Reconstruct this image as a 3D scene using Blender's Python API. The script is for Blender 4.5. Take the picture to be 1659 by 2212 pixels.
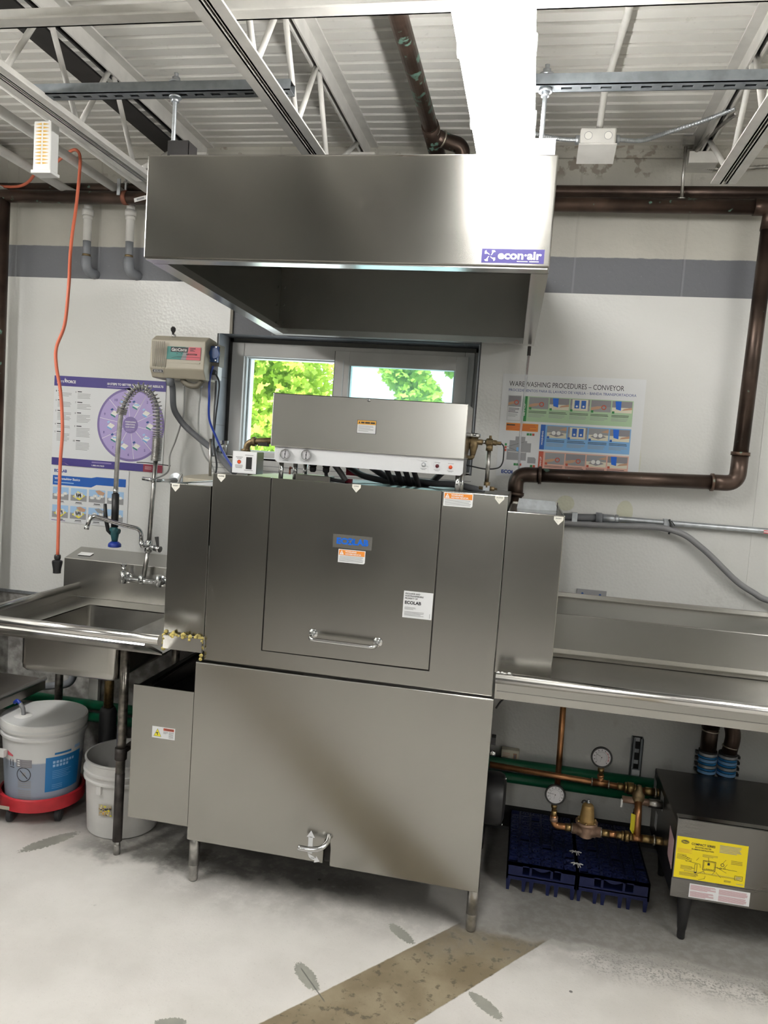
import bpy, math, random
from mathutils import Vector, Matrix
random.seed(7)
PI = math.pi
SC = bpy.context.scene
COL = SC.collection
for o in list(bpy.data.objects):
    bpy.data.objects.remove(o, do_unlink=True)

# ------------------------------------------------------------------ camera
cd = bpy.data.cameras.new('camera')
cam = bpy.data.objects.new('camera', cd)
COL.objects.link(cam)
cd.sensor_fit = 'HORIZONTAL'
cd.sensor_width = 36.0
cd.lens = 36.0 * 1664.85 / 1659.0
cd.clip_start = 0.05
cd.clip_end = 200
yaw, pitch, roll = 0.183489448, 0.0790376796, 0.0693730725
cy, sy, cp, sp, cr, sr = (math.cos(yaw), math.sin(yaw), math.cos(pitch), math.sin(pitch),
                          math.cos(roll), math.sin(roll))
# world -> image axes (right, down, forward)
Ry = Matrix(((cy, sy, 0), (-sy, cy, 0), (0, 0, 1)))
Bx = Matrix(((1, 0, 0), (0, 0, -1), (0, 1, 0)))
Rx = Matrix(((1, 0, 0), (0, cp, -sp), (0, sp, cp)))
Rz = Matrix(((cr, -sr, 0), (sr, cr, 0), (0, 0, 1)))
Rm = Rz @ Rx @ Bx @ Ry
m = Matrix.Identity(4)
for i in range(3):
    m[i][0] = Rm[0][i]
    m[i][1] = -Rm[1][i]
    m[i][2] = -Rm[2][i]
m[2][3] = 1.5
cam.matrix_world = m
SC.camera = cam

# ------------------------------------------------------------------ light, exposure
FIX_E = 54.0          # strip light lens
SC.view_settings.view_transform = 'Standard'
SC.view_settings.look = 'None'
SC.view_settings.gamma = 1.0
SC.view_settings.use_curve_mapping = False
SC.view_settings.exposure = 0.0
SC.cycles.max_bounces = 8
SC.cycles.diffuse_bounces = 4
SC.cycles.glossy_bounces = 4
SC.cycles.transparent_max_bounces = 12
SC.cycles.sample_clamp_indirect = 5.0
SC.cycles.caustics_reflective = False
SC.cycles.caustics_refractive = False
w = bpy.data.worlds.new('sky')
SC.world = w
w.use_nodes = True
bg = w.node_tree.nodes['Background']
bg.inputs[0].default_value = (0.86, 0.94, 1.0, 1)
bg.inputs[1].default_value = 3.0
sd = bpy.data.lights.new('sun', 'SUN')
sd.energy = 20.0
sd.angle = 0.02
sd.color = (1.0, 0.95, 0.85)
sun = bpy.data.objects.new('sun', sd)
COL.objects.link(sun)
sun.location = (0, 0, 12)
sun.rotation_euler = (math.radians(38), 0, math.radians(-20))   # shines away from the building onto the trees

# ------------------------------------------------------------------ shader expressions
class S:
    """a socket with arithmetic"""
    def __init__(s, nt, sock): s.nt, s.k = nt, sock
    def m(s, op, a=None, b=None):
        n = s.nt.nodes.new('ShaderNodeMath'); n.operation = op
        s.nt.links.new(s.k, n.inputs[0])
        for i, x in ((1, a), (2, b)):
            if x is None: continue
            if isinstance(x, S): s.nt.links.new(x.k, n.inputs[i])
            else: n.inputs[i].default_value = x
        return S(s.nt, n.outputs[0])
    def __add__(s, o): return s.m('ADD', o)
    __radd__ = __add__
    def __mul__(s, o): return s.m('MULTIPLY', o)
    __rmul__ = __mul__
    def __sub__(s, o): return s.m('SUBTRACT', o)
    def __rsub__(s, o): return s.m('MULTIPLY', -1.0).m('ADD', o)
    def __truediv__(s, o): return s.m('DIVIDE', o)
    def mx(s, o): return s.m('MAXIMUM', o)
    def mn(s, o): return s.m('MINIMUM', o)
    def ab(s): return s.m('ABSOLUTE')
    def st(s, a, b):
        n = s.nt.nodes.new('ShaderNodeMapRange'); n.interpolation_type = 'SMOOTHSTEP'
        s.nt.links.new(s.k, n.inputs[0])
        if a < b:
            n.inputs[1].default_value = a; n.inputs[2].default_value = b
        else:
            n.inputs[1].default_value = b; n.inputs[2].default_value = a
            n.inputs[3].default_value = 1; n.inputs[4].default_value = 0
        return S(s.nt, n.outputs[0])

class Mat:
    """material being built: world position axes, noises, colour mixes"""
    def __init__(s, name):
        s.mat = bpy.data.materials.new(name); s.mat.use_nodes = True
        s.nt = s.mat.node_tree
        s.b = s.nt.nodes['Principled BSDF']
        g = s.nt.nodes.new('ShaderNodeNewGeometry')
        s.pos = g.outputs['Position']
        x = s.nt.nodes.new('ShaderNodeSeparateXYZ')
        s.nt.links.new(s.pos, x.inputs[0])
        s.x, s.y, s.z = (S(s.nt, x.outputs[i]) for i in range(3))
    def vec(s, sx, sy, sz):
        n = s.nt.nodes.new('ShaderNodeVectorMath'); n.operation = 'MULTIPLY'
        s.nt.links.new(s.pos, n.inputs[0]); n.inputs[1].default_value = (sx, sy, sz)
        return n.outputs[0]
    def noise(s, scale, detail=2.0, st=(1, 1, 1), rough=0.5):
        n = s.nt.nodes.new('ShaderNodeTexNoise')
        s.nt.links.new(s.vec(*st), n.inputs['Vector'])
        n.inputs['Scale'].default_value = scale; n.inputs['Detail'].default_value = detail
        n.inputs['Roughness'].default_value = rough
        return S(s.nt, n.outputs[0])
    def voro(s, scale, st=(1, 1, 1), out='Distance', feature='F1'):
        n = s.nt.nodes.new('ShaderNodeTexVoronoi'); n.feature = feature
        s.nt.links.new(s.vec(*st), n.inputs['Vector'])
        n.inputs['Scale'].default_value = scale
        return S(s.nt, n.outputs[out])
    def mix(s, f, a, b):
        n = s.nt.nodes.new('ShaderNodeMix'); n.data_type = 'RGBA'
        ins = [i for i in n.inputs if i.type == 'RGBA']; fi = n.inputs[0]
        if isinstance(f, S): s.nt.links.new(f.k, fi)
        else: fi.default_value = f
        for i, c in zip(ins, (a, b)):
            if isinstance(c, (tuple, list)): i.default_value = (*c[:3], 1)
            else: s.nt.links.new(c, i)
        return [o for o in n.outputs if o.type == 'RGBA'][0]
    def set(s, key, v):
        i = s.b.inputs[key]
        if isinstance(v, S): s.nt.links.new(v.k, i)
        elif isinstance(v, (tuple, list)): i.default_value = (*v[:3], 1)
        elif isinstance(v, (int, float)): i.default_value = v
        else: s.nt.links.new(v, i)
    def bump(s, h, strength=0.3, dist=0.002):
        n = s.nt.nodes.new('ShaderNodeBump')
        n.inputs['Strength'].default_value = strength; n.inputs['Distance'].default_value = dist
        s.nt.links.new(h.k, n.inputs['Height'])
        s.nt.links.new(n.outputs[0], s.b.inputs['Normal'])

MATS = {}
def mat(name, col, rough=0.5, metal=0.0, spec=None, vary=0.0, vscale=8.0, emit=None, alpha=None, trans=None, bumpy=None):
    q = Mat(name)
    if vary:
        n = q.noise(vscale, 4.0)
        c0 = tuple(max(0, c * (1 - vary)) for c in col); c1 = tuple(min(1, c * (1 + vary)) for c in col)
        q.set('Base Color', q.mix(n.st(0.3, 0.7), c0, c1))
    else:
        q.set('Base Color', col)
    q.set('Roughness', rough); q.set('Metallic', metal)
    if spec is not None: q.set('Specular IOR Level', spec)
    if emit: q.set('Emission Color', col); q.set('Emission Strength', emit)
    if trans: q.set('Transmission Weight', trans)
    if alpha is not None: q.set('Alpha', alpha)
    if bumpy: q.bump(q.noise(bumpy[0], 3.0), bumpy[1], bumpy[2])
    MATS[name] = q.mat
    return q

def steel(name, col, rough, aniso, grain=(2.0, 2.0, 420.0), smudge=0.04):
    q = Mat(name)
    g = q.noise(3.0, 3.0, grain)
    cl = q.noise(2.2, 3.0)
    f = (g - 0.5) * 0.12 + (cl - 0.5)
    q.set('Base Color', q.mix((f + 0.5).st(0.1, 0.9), tuple(c * 0.93 for c in col), tuple(min(1, c * 1.05) for c in col)))
    q.set('Metallic', 1.0)
    q.set('Roughness', (cl - 0.5) * smudge * 2 + (g - 0.5) * 0.02 + rough)
    q.set('Anisotropic', aniso)
    t = q.nt.nodes.new('ShaderNodeCombineXYZ')
    for i, v in enumerate((0.02, 0.06, 1.0)): t.inputs[i].default_value = v
    q.nt.links.new(t.outputs[0], q.b.inputs['Tangent'])
    MATS[name] = q.mat
    return q

steel('steel', (0.365, 0.357, 0.332), 0.20, 0.6)  # base darkened for the dim reflections on hood and machine
steel('steel_heater', (0.20, 0.195, 0.185), 0.28, 0.5)
steel('steel_table', (0.46, 0.45, 0.425), 0.25, 0.65)  # lighter copy of the steel, for brighter reflections on the tables
steel('steel_lit', (0.68, 0.675, 0.65), 0.22, 0.6)  # lightest copy, reflected light on the control box put into the colour
steel('steel_dull', (0.33, 0.32, 0.30), 0.34, 0.5)
steel('steel_bright', (0.78, 0.77, 0.75), 0.22, 0.3)
mat('chrome', (0.72, 0.73, 0.74), 0.14, 1.0)
mat('pipe_steel', (0.45, 0.44, 0.42), 0.30, 1.0, vary=0.25, vscale=30)
mat('galvanized', (0.50, 0.53, 0.56), 0.42, 0.9, vary=0.12, vscale=40)
mat('galv_strut', (0.22, 0.24, 0.26), 0.5, 0.6, vary=0.15, vscale=25)
mat('black', (0.012, 0.012, 0.013), 0.45)
mat('rubber', (0.025, 0.025, 0.027), 0.6)
mat('black_steel', (0.018, 0.016, 0.016), 0.55, vary=0.4, vscale=12)
mat('dark_leg', (0.055, 0.048, 0.045), 0.45, 0.5, vary=0.35, vscale=25)
mat('white', (0.82, 0.82, 0.80), 0.5)
mat('white_gloss', (0.80, 0.81, 0.82), 0.3)
mat('paper', (0.72, 0.73, 0.74), 0.35)
mat('paper_warm', (0.80, 0.78, 0.70), 0.5)
mat('ink', (0.03, 0.03, 0.035), 0.6)
mat('ink_grey', (0.32, 0.32, 0.33), 0.6)
mat('ink_blue', (0.02, 0.06, 0.26), 0.5)
mat('brand_blue', (0.0, 0.12, 0.62), 0.4)
mat('violet', (0.055, 0.04, 0.22), 0.45)
mat('lilac', (0.42, 0.34, 0.62), 0.45)
mat('lilac_dark', (0.20, 0.15, 0.36), 0.45)
mat('crimson', (0.28, 0.03, 0.06), 0.45)
mat('blue_banner', (0.01, 0.10, 0.42), 0.4)
mat('sky_blue', (0.20, 0.42, 0.72), 0.5)
mat('pale_blue', (0.36, 0.55, 0.78), 0.5)
mat('pale_green', (0.40, 0.56, 0.36), 0.5)
mat('pale_red', (0.72, 0.42, 0.34), 0.5)
mat('green_ink', (0.03, 0.22, 0.06), 0.5)
mat('red_ink', (0.50, 0.09, 0.05), 0.5)
mat('orange_ink', (0.75, 0.25, 0.03), 0.5)
mat('amber', (0.72, 0.38, 0.06), 0.5)
mat('yellow', (0.85, 0.68, 0.01), 0.5)
mat('yellow_sign', (0.85, 0.75, 0.05), 0.5)
mat('skin_ink', (0.52, 0.31, 0.20), 0.6)
mat('cream_ink', (0.72, 0.68, 0.55), 0.6)
mat('grey_ink', (0.25, 0.24, 0.26), 0.6)
mat('mid_grey', (0.30, 0.30, 0.31), 0.6)
mat('teal', (0.03, 0.22, 0.20), 0.5)
mat('teal_dark', (0.02, 0.10, 0.11), 0.5)
mat('rose', (0.62, 0.10, 0.13), 0.5)
mat('rose_line', (0.62, 0.42, 0.44), 0.5)
mat('badge_violet', (0.022, 0.014, 0.13), 0.4)
mat('beige', (0.46, 0.42, 0.33), 0.45)
mat('beige_dark', (0.20, 0.18, 0.14), 0.5)
mat('pump_blue', (0.02, 0.07, 0.24), 0.35)
mat('tube_blue', (0.01, 0.04, 0.32), 0.35)
mat('tube_grey', (0.34, 0.34, 0.32), 0.45)
mat('hose_grey', (0.12, 0.125, 0.135), 0.5)
mat('hose_light', (0.22, 0.22, 0.23), 0.45)
mat('red_tape', (0.40, 0.02, 0.05), 0.5)
mat('lamp_red', (0.75, 0.10, 0.03), 0.25)
mat('lamp_dark', (0.12, 0.01, 0.02), 0.25)
mat('cord_orange', (0.58, 0.14, 0.075), 0.5)
mat('trap_yellow', (0.62, 0.40, 0.08), 0.5)
mat('joist_paint', (0.66, 0.645, 0.61), 0.5, vary=0.08, vscale=14)
mat('deck_paint', (0.68, 0.66, 0.62), 0.6, vary=0.06, vscale=3)
mat('pvc_white', (0.60, 0.59, 0.56), 0.5, vary=0.08, vscale=9)
mat('pvc_grey', (0.19, 0.20, 0.22), 0.5)
mat('dark_gap', (0.03, 0.026, 0.024), 0.7)
mat('brass', (0.36, 0.25, 0.11), 0.36, 0.9, vary=0.3, vscale=60)
mat('brass_dull', (0.22, 0.16, 0.085), 0.45, 0.7, vary=0.3, vscale=50)
mat('bronze_valve', (0.42, 0.27, 0.10), 0.5, 0.3, vary=0.15, vscale=30)
mat('bronze_body', (0.38, 0.25, 0.18), 0.45, 0.6, vary=0.2, vscale=30)
mat('solder', (0.50, 0.46, 0.38), 0.35, 0.9)
mat('rust_red', (0.20, 0.065, 0.035), 0.65, vary=0.3, vscale=60)
mat('copper_new', (0.42, 0.205, 0.095), 0.36, 0.9, vary=0.25, vscale=18)
mat('navy_plastic', (0.006, 0.011, 0.062), 0.45)
mat('worn_pipe', (0.20, 0.185, 0.165), 0.3, 0.9, vary=0.4, vscale=40)
mat('green_pipe', (0.0, 0.10, 0.045), 0.4, vary=0.15, vscale=5)
mat('red_plastic', (0.50, 0.025, 0.035), 0.4, vary=0.12, vscale=20)
mat('bucket_white', (0.74, 0.73, 0.71), 0.42, vary=0.05, vscale=12)
mat('label_blue', (0.01, 0.17, 0.44), 0.4)
mat('vinyl', (0.60, 0.59, 0.57), 0.45, vary=0.05, vscale=6)
mat('vinyl_white', (0.66, 0.70, 0.71), 0.4)
mat('reveal_dark', (0.10, 0.10, 0.095), 0.6)
mat('heater_dark', (0.10, 0.095, 0.09), 0.28, 0.85, vary=0.1, vscale=4)
mat('yellow_glue', (0.42, 0.34, 0.10), 0.6, vary=0.5, vscale=60)
mat('bark', (0.16, 0.12, 0.09), 0.8, vary=0.3, vscale=12)
mat('string', (0.70, 0.69, 0.66), 0.7)
mat('clear_tube', (0.75, 0.75, 0.80), 0.2, alpha=0.35)
mat('dial', (0.62, 0.61, 0.63), 0.4)
mat('wire_black', (0.012, 0.012, 0.014), 0.5)
mat('stainless_shelf', (0.30, 0.28, 0.26), 0.32, 1.0, vary=0.15, vscale=5)
mat('cove', (0.012, 0.012, 0.013), 0.5)
mat('unseen_wall_dark', (0.03, 0.03, 0.03), 0.6)  # invented dark lower walls out of view, so the steel reflects dark
mat('reveal_daylit', (0.40, 0.43, 0.47), 0.5, vary=0.1, vscale=10)  # pale bluish tone puts the daylight on the reveal into the colour
mat('unseen_wall_white', (0.74, 0.735, 0.70), 0.7)  # invented white walls out of view, for bright reflections in the steel

# copper gone brown with verdigris blooms
def old_copper(name, col, green):
    q = Mat(name)
    a = q.noise(7.0, 4.0); b = q.noise(26.0, 5.0); c = q.noise(3.0, 2.0)
    base = q.mix(a.st(0.35, 0.7), tuple(x * 0.55 for x in col), tuple(x * 1.35 for x in col))
    g = (b + (c - 0.5) * 0.5).st(0.66 - green * 0.1, 0.72 - green * 0.1)
    q.set('Base Color', q.mix(g, base, (0.13, 0.24, 0.19)))
    q.set('Metallic', (1.0 - g) * 0.75); q.set('Roughness', b * 0.2 + 0.28)
    MATS[name] = q.mat
old_copper('copper_old', (0.085, 0.055, 0.042), -0.3)
old_copper('copper_green', (0.11, 0.07, 0.052), 0.75)
old_copper('copper_dark', (0.070, 0.048, 0.038), -0.55)

# wall panel: pebbled white plastic sheet, scuffed above the drainboard
q = Mat('wall_panel')
pb = q.voro(95.0, out='Distance')
sc_ = q.noise(9.0, 5.0, (1, 1, 0.6)); s2 = q.noise(2.0, 2.0)
low = q.z.st(1.35, 1.05) * q.x.st(0.1, 0.3)
g = sc_.st(0.60, 0.72) * low * 0.35
col = q.mix(s2.st(0.3, 0.7), (0.66, 0.66, 0.635), (0.72, 0.72, 0.70))
col = q.mix(g, col, (0.42, 0.40, 0.37))
def stain(q, cx, cz, rx, rz, n):
    d = ((q.x - cx) / rx).m('POWER', 2.0) + ((q.z - cz) / rz).m('POWER', 2.0) + (n - 0.5) * 0.7
    return d.st(1.1, 0.85)
nn = q.noise(14.0, 3.0)
st_ = stain(q, 0.145, 1.345, 0.034, 0.03, nn).mx(stain(q, 0.37, 1.33, 0.03, 0.045, nn)).mx(stain(q, 0.40, 1.52, 0.012, 0.06, nn) * 0.6)
col = q.mix(st_ * 0.75, col, (0.60, 0.60, 0.44))
q.set('Base Color', col); q.set('Roughness', 0.30)
q.bump(pb, 0.4, 0.0014)
MATS['wall_panel'] = q.mat

# block wall: cream paint on top, grey painted band, bare mottled concrete low down
q = Mat('block_wall')
n1 = q.noise(22.0, 5.0); n2 = q.noise(4.0, 4.0); n3 = q.noise(70.0, 3.0)
edge = q.z + (n1 - 0.5) * 0.008
grey = edge.st(2.292, 2.288)
bare = (q.z + (n2 - 0.5) * 0.02).st(0.80, 0.78)
def lines(c, period, off, wd):
    t = ((c - off) / period).m('FRACT'); return ((t - 0.5).ab()).st(0.5 - wd / period, 0.5 - wd / period * 0.3)
vj = lines(q.x, 0.40, 0.10, 0.006); hj = lines(q.z, 0.20, 0.085, 0.006)
cream = q.mix(n2.st(0.3, 0.75), (0.42, 0.405, 0.36), (0.50, 0.485, 0.435))
chip = (n1 * 0.6 + n2 * 0.4).st(0.56, 0.60) * q.z.st(2.57, 2.61)
cream = q.mix(chip * 0.8, cream, (0.25, 0.21, 0.17))
cream = q.mix(vj.mx(hj) * 0.35, cream, (0.36, 0.34, 0.30))
gr = q.mix(vj * 0.35 + n3.st(0.66, 0.72) * 0.25, (0.135, 0.14, 0.155), (0.27, 0.28, 0.30))
col = q.mix(grey, cream, gr)
con = q.mix((n1 * 0.5 + n2 * 0.5).st(0.38, 0.62), (0.16, 0.15, 0.14), (0.46, 0.45, 0.43))
col = q.mix(bare, col, con)
q.set('Base Color', col); q.set('Roughness', 0.55)
q.bump(n3 + n1 - vj * 0.6, 0.5, 0.003)
MATS['block_wall'] = q.mat

# painted concrete floor: worn unpainted track, filled patches, grime under the machine
q = Mat('floor_paint')
n1 = q.noise(30.0, 5.0, rough=0.65); n2 = q.noise(3.0, 5.0, rough=0.6); n3 = q.noise(120.0, 4.0, rough=0.7); n4 = q.noise(9.0, 4.0)
paint = q.mix(n2.st(0.3, 0.7), (0.60, 0.575, 0.54), (0.70, 0.675, 0.64))
paint = q.mix(n3.st(0.58, 0.70) * 0.22, paint, (0.34, 0.32, 0.29))
# band of unpainted concrete between two long edges
w1 = (n1 - 0.5) * 0.012
L = (q.y - 1.812) - (q.x + 0.571) * 1.26           # >0 left of the left edge
R = (q.y - 1.922) - (q.x + 0.183) * 1.31
strip = (w1 + L).st(0.004, -0.004) * (w1 + R).st(-0.004, 0.004) * (q.y + (n4 - 0.5) * 0.10).st(2.42, 2.36)
bare = q.mix(n4.st(0.3, 0.75), (0.20, 0.16, 0.10), (0.31, 0.26, 0.175))
bare = q.mix(n1.st(0.55, 0.64) * 0.75, bare, (0.085, 0.068, 0.045))
col = q.mix(strip, paint, bare)
L2 = (q.y - 2.337) - (q.x - 0.798) * -1.9
strip2 = L2.st(-0.03, 0.0) * q.y.st(2.36, 2.30) * q.x.st(0.72, 0.76)
col = q.mix(strip2, col, bare)
# grime: beside the walls, feet, and where spray lands
gm = (q.y + (n2 - 0.5) * 0.35 + (n4 - 0.5) * 0.10).st(2.38, 2.62) * 0.62
wet = ((q.y + (n4 - 0.5) * 0.16).st(2.30, 2.37)) * q.x.st(-0.30, -0.05) * 0.55
grit = (n3 * 0.6 + n1 * 0.4).st(0.47, 0.56) * (q.y + (n2 - 0.5) * 0.12).st(2.20, 2.33) * q.x.st(0.15, 0.35) * 0.75
und = (q.y + (n4 - 0.5) * 0.2).st(2.36, 2.46) * q.x.st(-1.5, -1.25) * q.x.st(0.05, -0.10) * 0.45
frnt = (q.y + (n2 - 0.5) * 0.22 + (n4 - 0.5) * 0.12).st(2.16, 2.40) * q.x.st(-1.35, -0.95) * 0.50
tex = (n1 * 0.5 + n4 * 0.5).st(0.36, 0.58) * 0.55 + 0.45
left = (q.y + (n4 - 0.5) * 0.30 + (n2 - 0.5) * 0.2).st(2.36, 2.47) * q.x.st(-1.62, -1.40) * q.x.st(-0.15, -0.5) * 0.85
right = (q.y + (n4 - 0.5) * 0.08 + (n2 - 0.5) * 0.12).st(2.34, 2.42) * (q.x + (n4 - 0.5) * 0.2).st(-0.10, 0.10) * 0.78
gm = gm.mx(frnt * tex).mx(left * tex).mx(right).mx(wet).mx(grit).mx(und)
col = q.mix(gm, col, q.mix(n1.st(0.4, 0.65), (0.10, 0.095, 0.085), (0.17, 0.165, 0.155)))
def ell(cx, cy_, ax, ay, ang, n, amp=0.8):
    c, s_ = math.cos(ang), math.sin(ang)
    dx, dy = q.x - cx, q.y - cy_
    u = (dx * c + dy * s_) / ax; v = (dy * c - dx * s_) / ay
    return (u * u + v * v + (n - 0.5) * amp).st(1.06, 0.92)
n5 = n3 * 0.5 + q.noise(60.0, 4.0, rough=0.7) * 0.5
pat = ell(-0.505, 2.02, 0.064, 0.024, math.radians(-48), n5, 2.6)
for a in ((-0.277, 2.29, 0.058, 0.02, math.radians(-42)), (0.0, 2.045, 0.062, 0.02, math.radians(-42)),
          (-1.605, 2.445, 0.105, 0.03, math.radians(58)), (-0.79, 1.755, 0.04, 0.016, 0.3)):
    pat = pat.mx(ell(*a, n5, 2.6))
col = q.mix(pat, col, q.mix(n4.st(0.3, 0.7), (0.25, 0.25, 0.22), (0.34, 0.335, 0.29)))
crack = (((q.y - 2.02) + (q.x + 0.505) * 1.1 + (n1 - 0.5) * 0.004).ab().st(0.004, 0.002)) * ((q.x + 0.48).ab()).st(0.055, 0.045)
col = q.mix(crack * 0.8, col, (0.10, 0.10, 0.09))
spots = q.voro(9.0).st(0.06, 0.045) * n4.st(0.52, 0.6)
col = q.mix(spots * 0.8, col, (0.05, 0.045, 0.04))
q.set('Base Color', col); q.set('Roughness', n2 * 0.2 + 0.45)
q.bump(n1 * 0.5 + n3 * 0.5 - strip * 0.8, 0.35, 0.003)
MATS['floor_paint'] = q.mat

# roof deck: painted near the window wall, made-up dark tone over the unseen rest, for dark steel reflections
q = Mat('deck_paint')
n = q.noise(3.0, 4.0); n2_ = q.noise(25.0, 4.0)
c = q.mix(n.st(0.3, 0.7), (0.74, 0.725, 0.68), (0.82, 0.805, 0.76))
c = q.mix(n2_.st(0.66, 0.72) * 0.2, c, (0.4, 0.38, 0.34))
c = q.mix((q.y + (n - 0.5) * 0.2).st(0.75, 0.45), c, (0.07, 0.07, 0.07))
q.set('Base Color', c); q.set('Roughness', 0.6)
MATS['deck_paint'] = q.mat

# leaf: thin, lets sun through
q = Mat('leaf')
n = q.noise(2.5, 3.0); n_ = q.noise(11.0, 2.0)
c = q.mix(n.st(0.35, 0.65), (0.30, 0.48, 0.05), (0.55, 0.72, 0.12))
q.set('Base Color', c); q.set('Roughness', 0.5)
tr = q.nt.nodes.new('ShaderNodeBsdfTranslucent'); q.nt.links.new(c, tr.inputs[0])
ms = q.nt.nodes.new('ShaderNodeMixShader'); ms.inputs[0].default_value = 0.55
q.nt.links.new(q.b.outputs[0], ms.inputs[1]); q.nt.links.new(tr.outputs[0], ms.inputs[2])
q.nt.links.new(ms.outputs[0], q.nt.nodes['Material Output'].inputs[0])
MATS['leaf'] = q.mat

# window panes: one clear, one double and bluish
def pane(name, tint, mixf, hazecol):
    q = Mat(name)
    t = q.nt.nodes.new('ShaderNodeBsdfTransparent'); t.inputs[0].default_value = (*tint, 1)
    q.set('Base Color', hazecol); q.set('Roughness', 0.08)
    ms = q.nt.nodes.new('ShaderNodeMixShader'); ms.inputs[0].default_value = mixf
    q.nt.links.new(t.outputs[0], ms.inputs[1]); q.nt.links.new(q.b.outputs[0], ms.inputs[2])
    q.nt.links.new(ms.outputs[0], q.nt.nodes['Material Output'].inputs[0])
    MATS[name] = q.mat
pane('pane_clear', (0.98, 1.0, 0.98), 0.04, (0.8, 0.9, 0.9))
pane('pane_tinted', (0.80, 0.96, 0.95), 0.22, (0.80, 0.97, 0.97))

# translucent drum: liquid shows through to a level line
q = Mat('drum_plastic')
lv = (q.z + (q.noise(6.0) - 0.5) * 0.006).st(0.246, 0.238)
q.set('Base Color', q.mix(lv, (0.70, 0.70, 0.69), (0.30, 0.345, 0.43))); q.set('Roughness', 0.38)
MATS['drum_plastic'] = q.mat

q = mat('lens', (1.0, 0.985, 0.95), 0.4, emit=FIX_E)
mat('socket_white', (0.78, 0.78, 0.76), 0.4)
# ------------------------------------------------------------------ mesh building
def V(*a): return Vector(a)

def round_path(pts, r, n=6):
    pts = [Vector(p) for p in pts]
    out = [pts[0]]
    for i in range(1, len(pts) - 1):
        p, a, b = pts[i], pts[i - 1], pts[i + 1]
        d1, d2 = (a - p), (b - p)
        rr = min(r, d1.length * 0.49, d2.length * 0.49)
        s, e = p + d1.normalized() * rr, p + d2.normalized() * rr
        for k in range(n + 1):
            t = k / n
            out.append(s * (1 - t) ** 2 + p * 2 * t * (1 - t) + e * t * t)
    out.append(pts[-1])
    return out

def spline(pts, n=8):
    P = [Vector(p) for p in pts]
    P = [P[0] * 2 - P[1]] + P + [P[-1] * 2 - P[-2]]
    out = []
    for i in range(1, len(P) - 2):
        for k in range(n):
            t = k / n
            a, b, c, d = P[i - 1], P[i], P[i + 1], P[i + 2]
            out.append(0.5 * ((2 * b) + (c - a) * t + (2 * a - 5 * b + 4 * c - d) * t * t + (3 * b - a - 3 * c + d) * t ** 3))
    out.append(P[-2])
    return out

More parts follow.
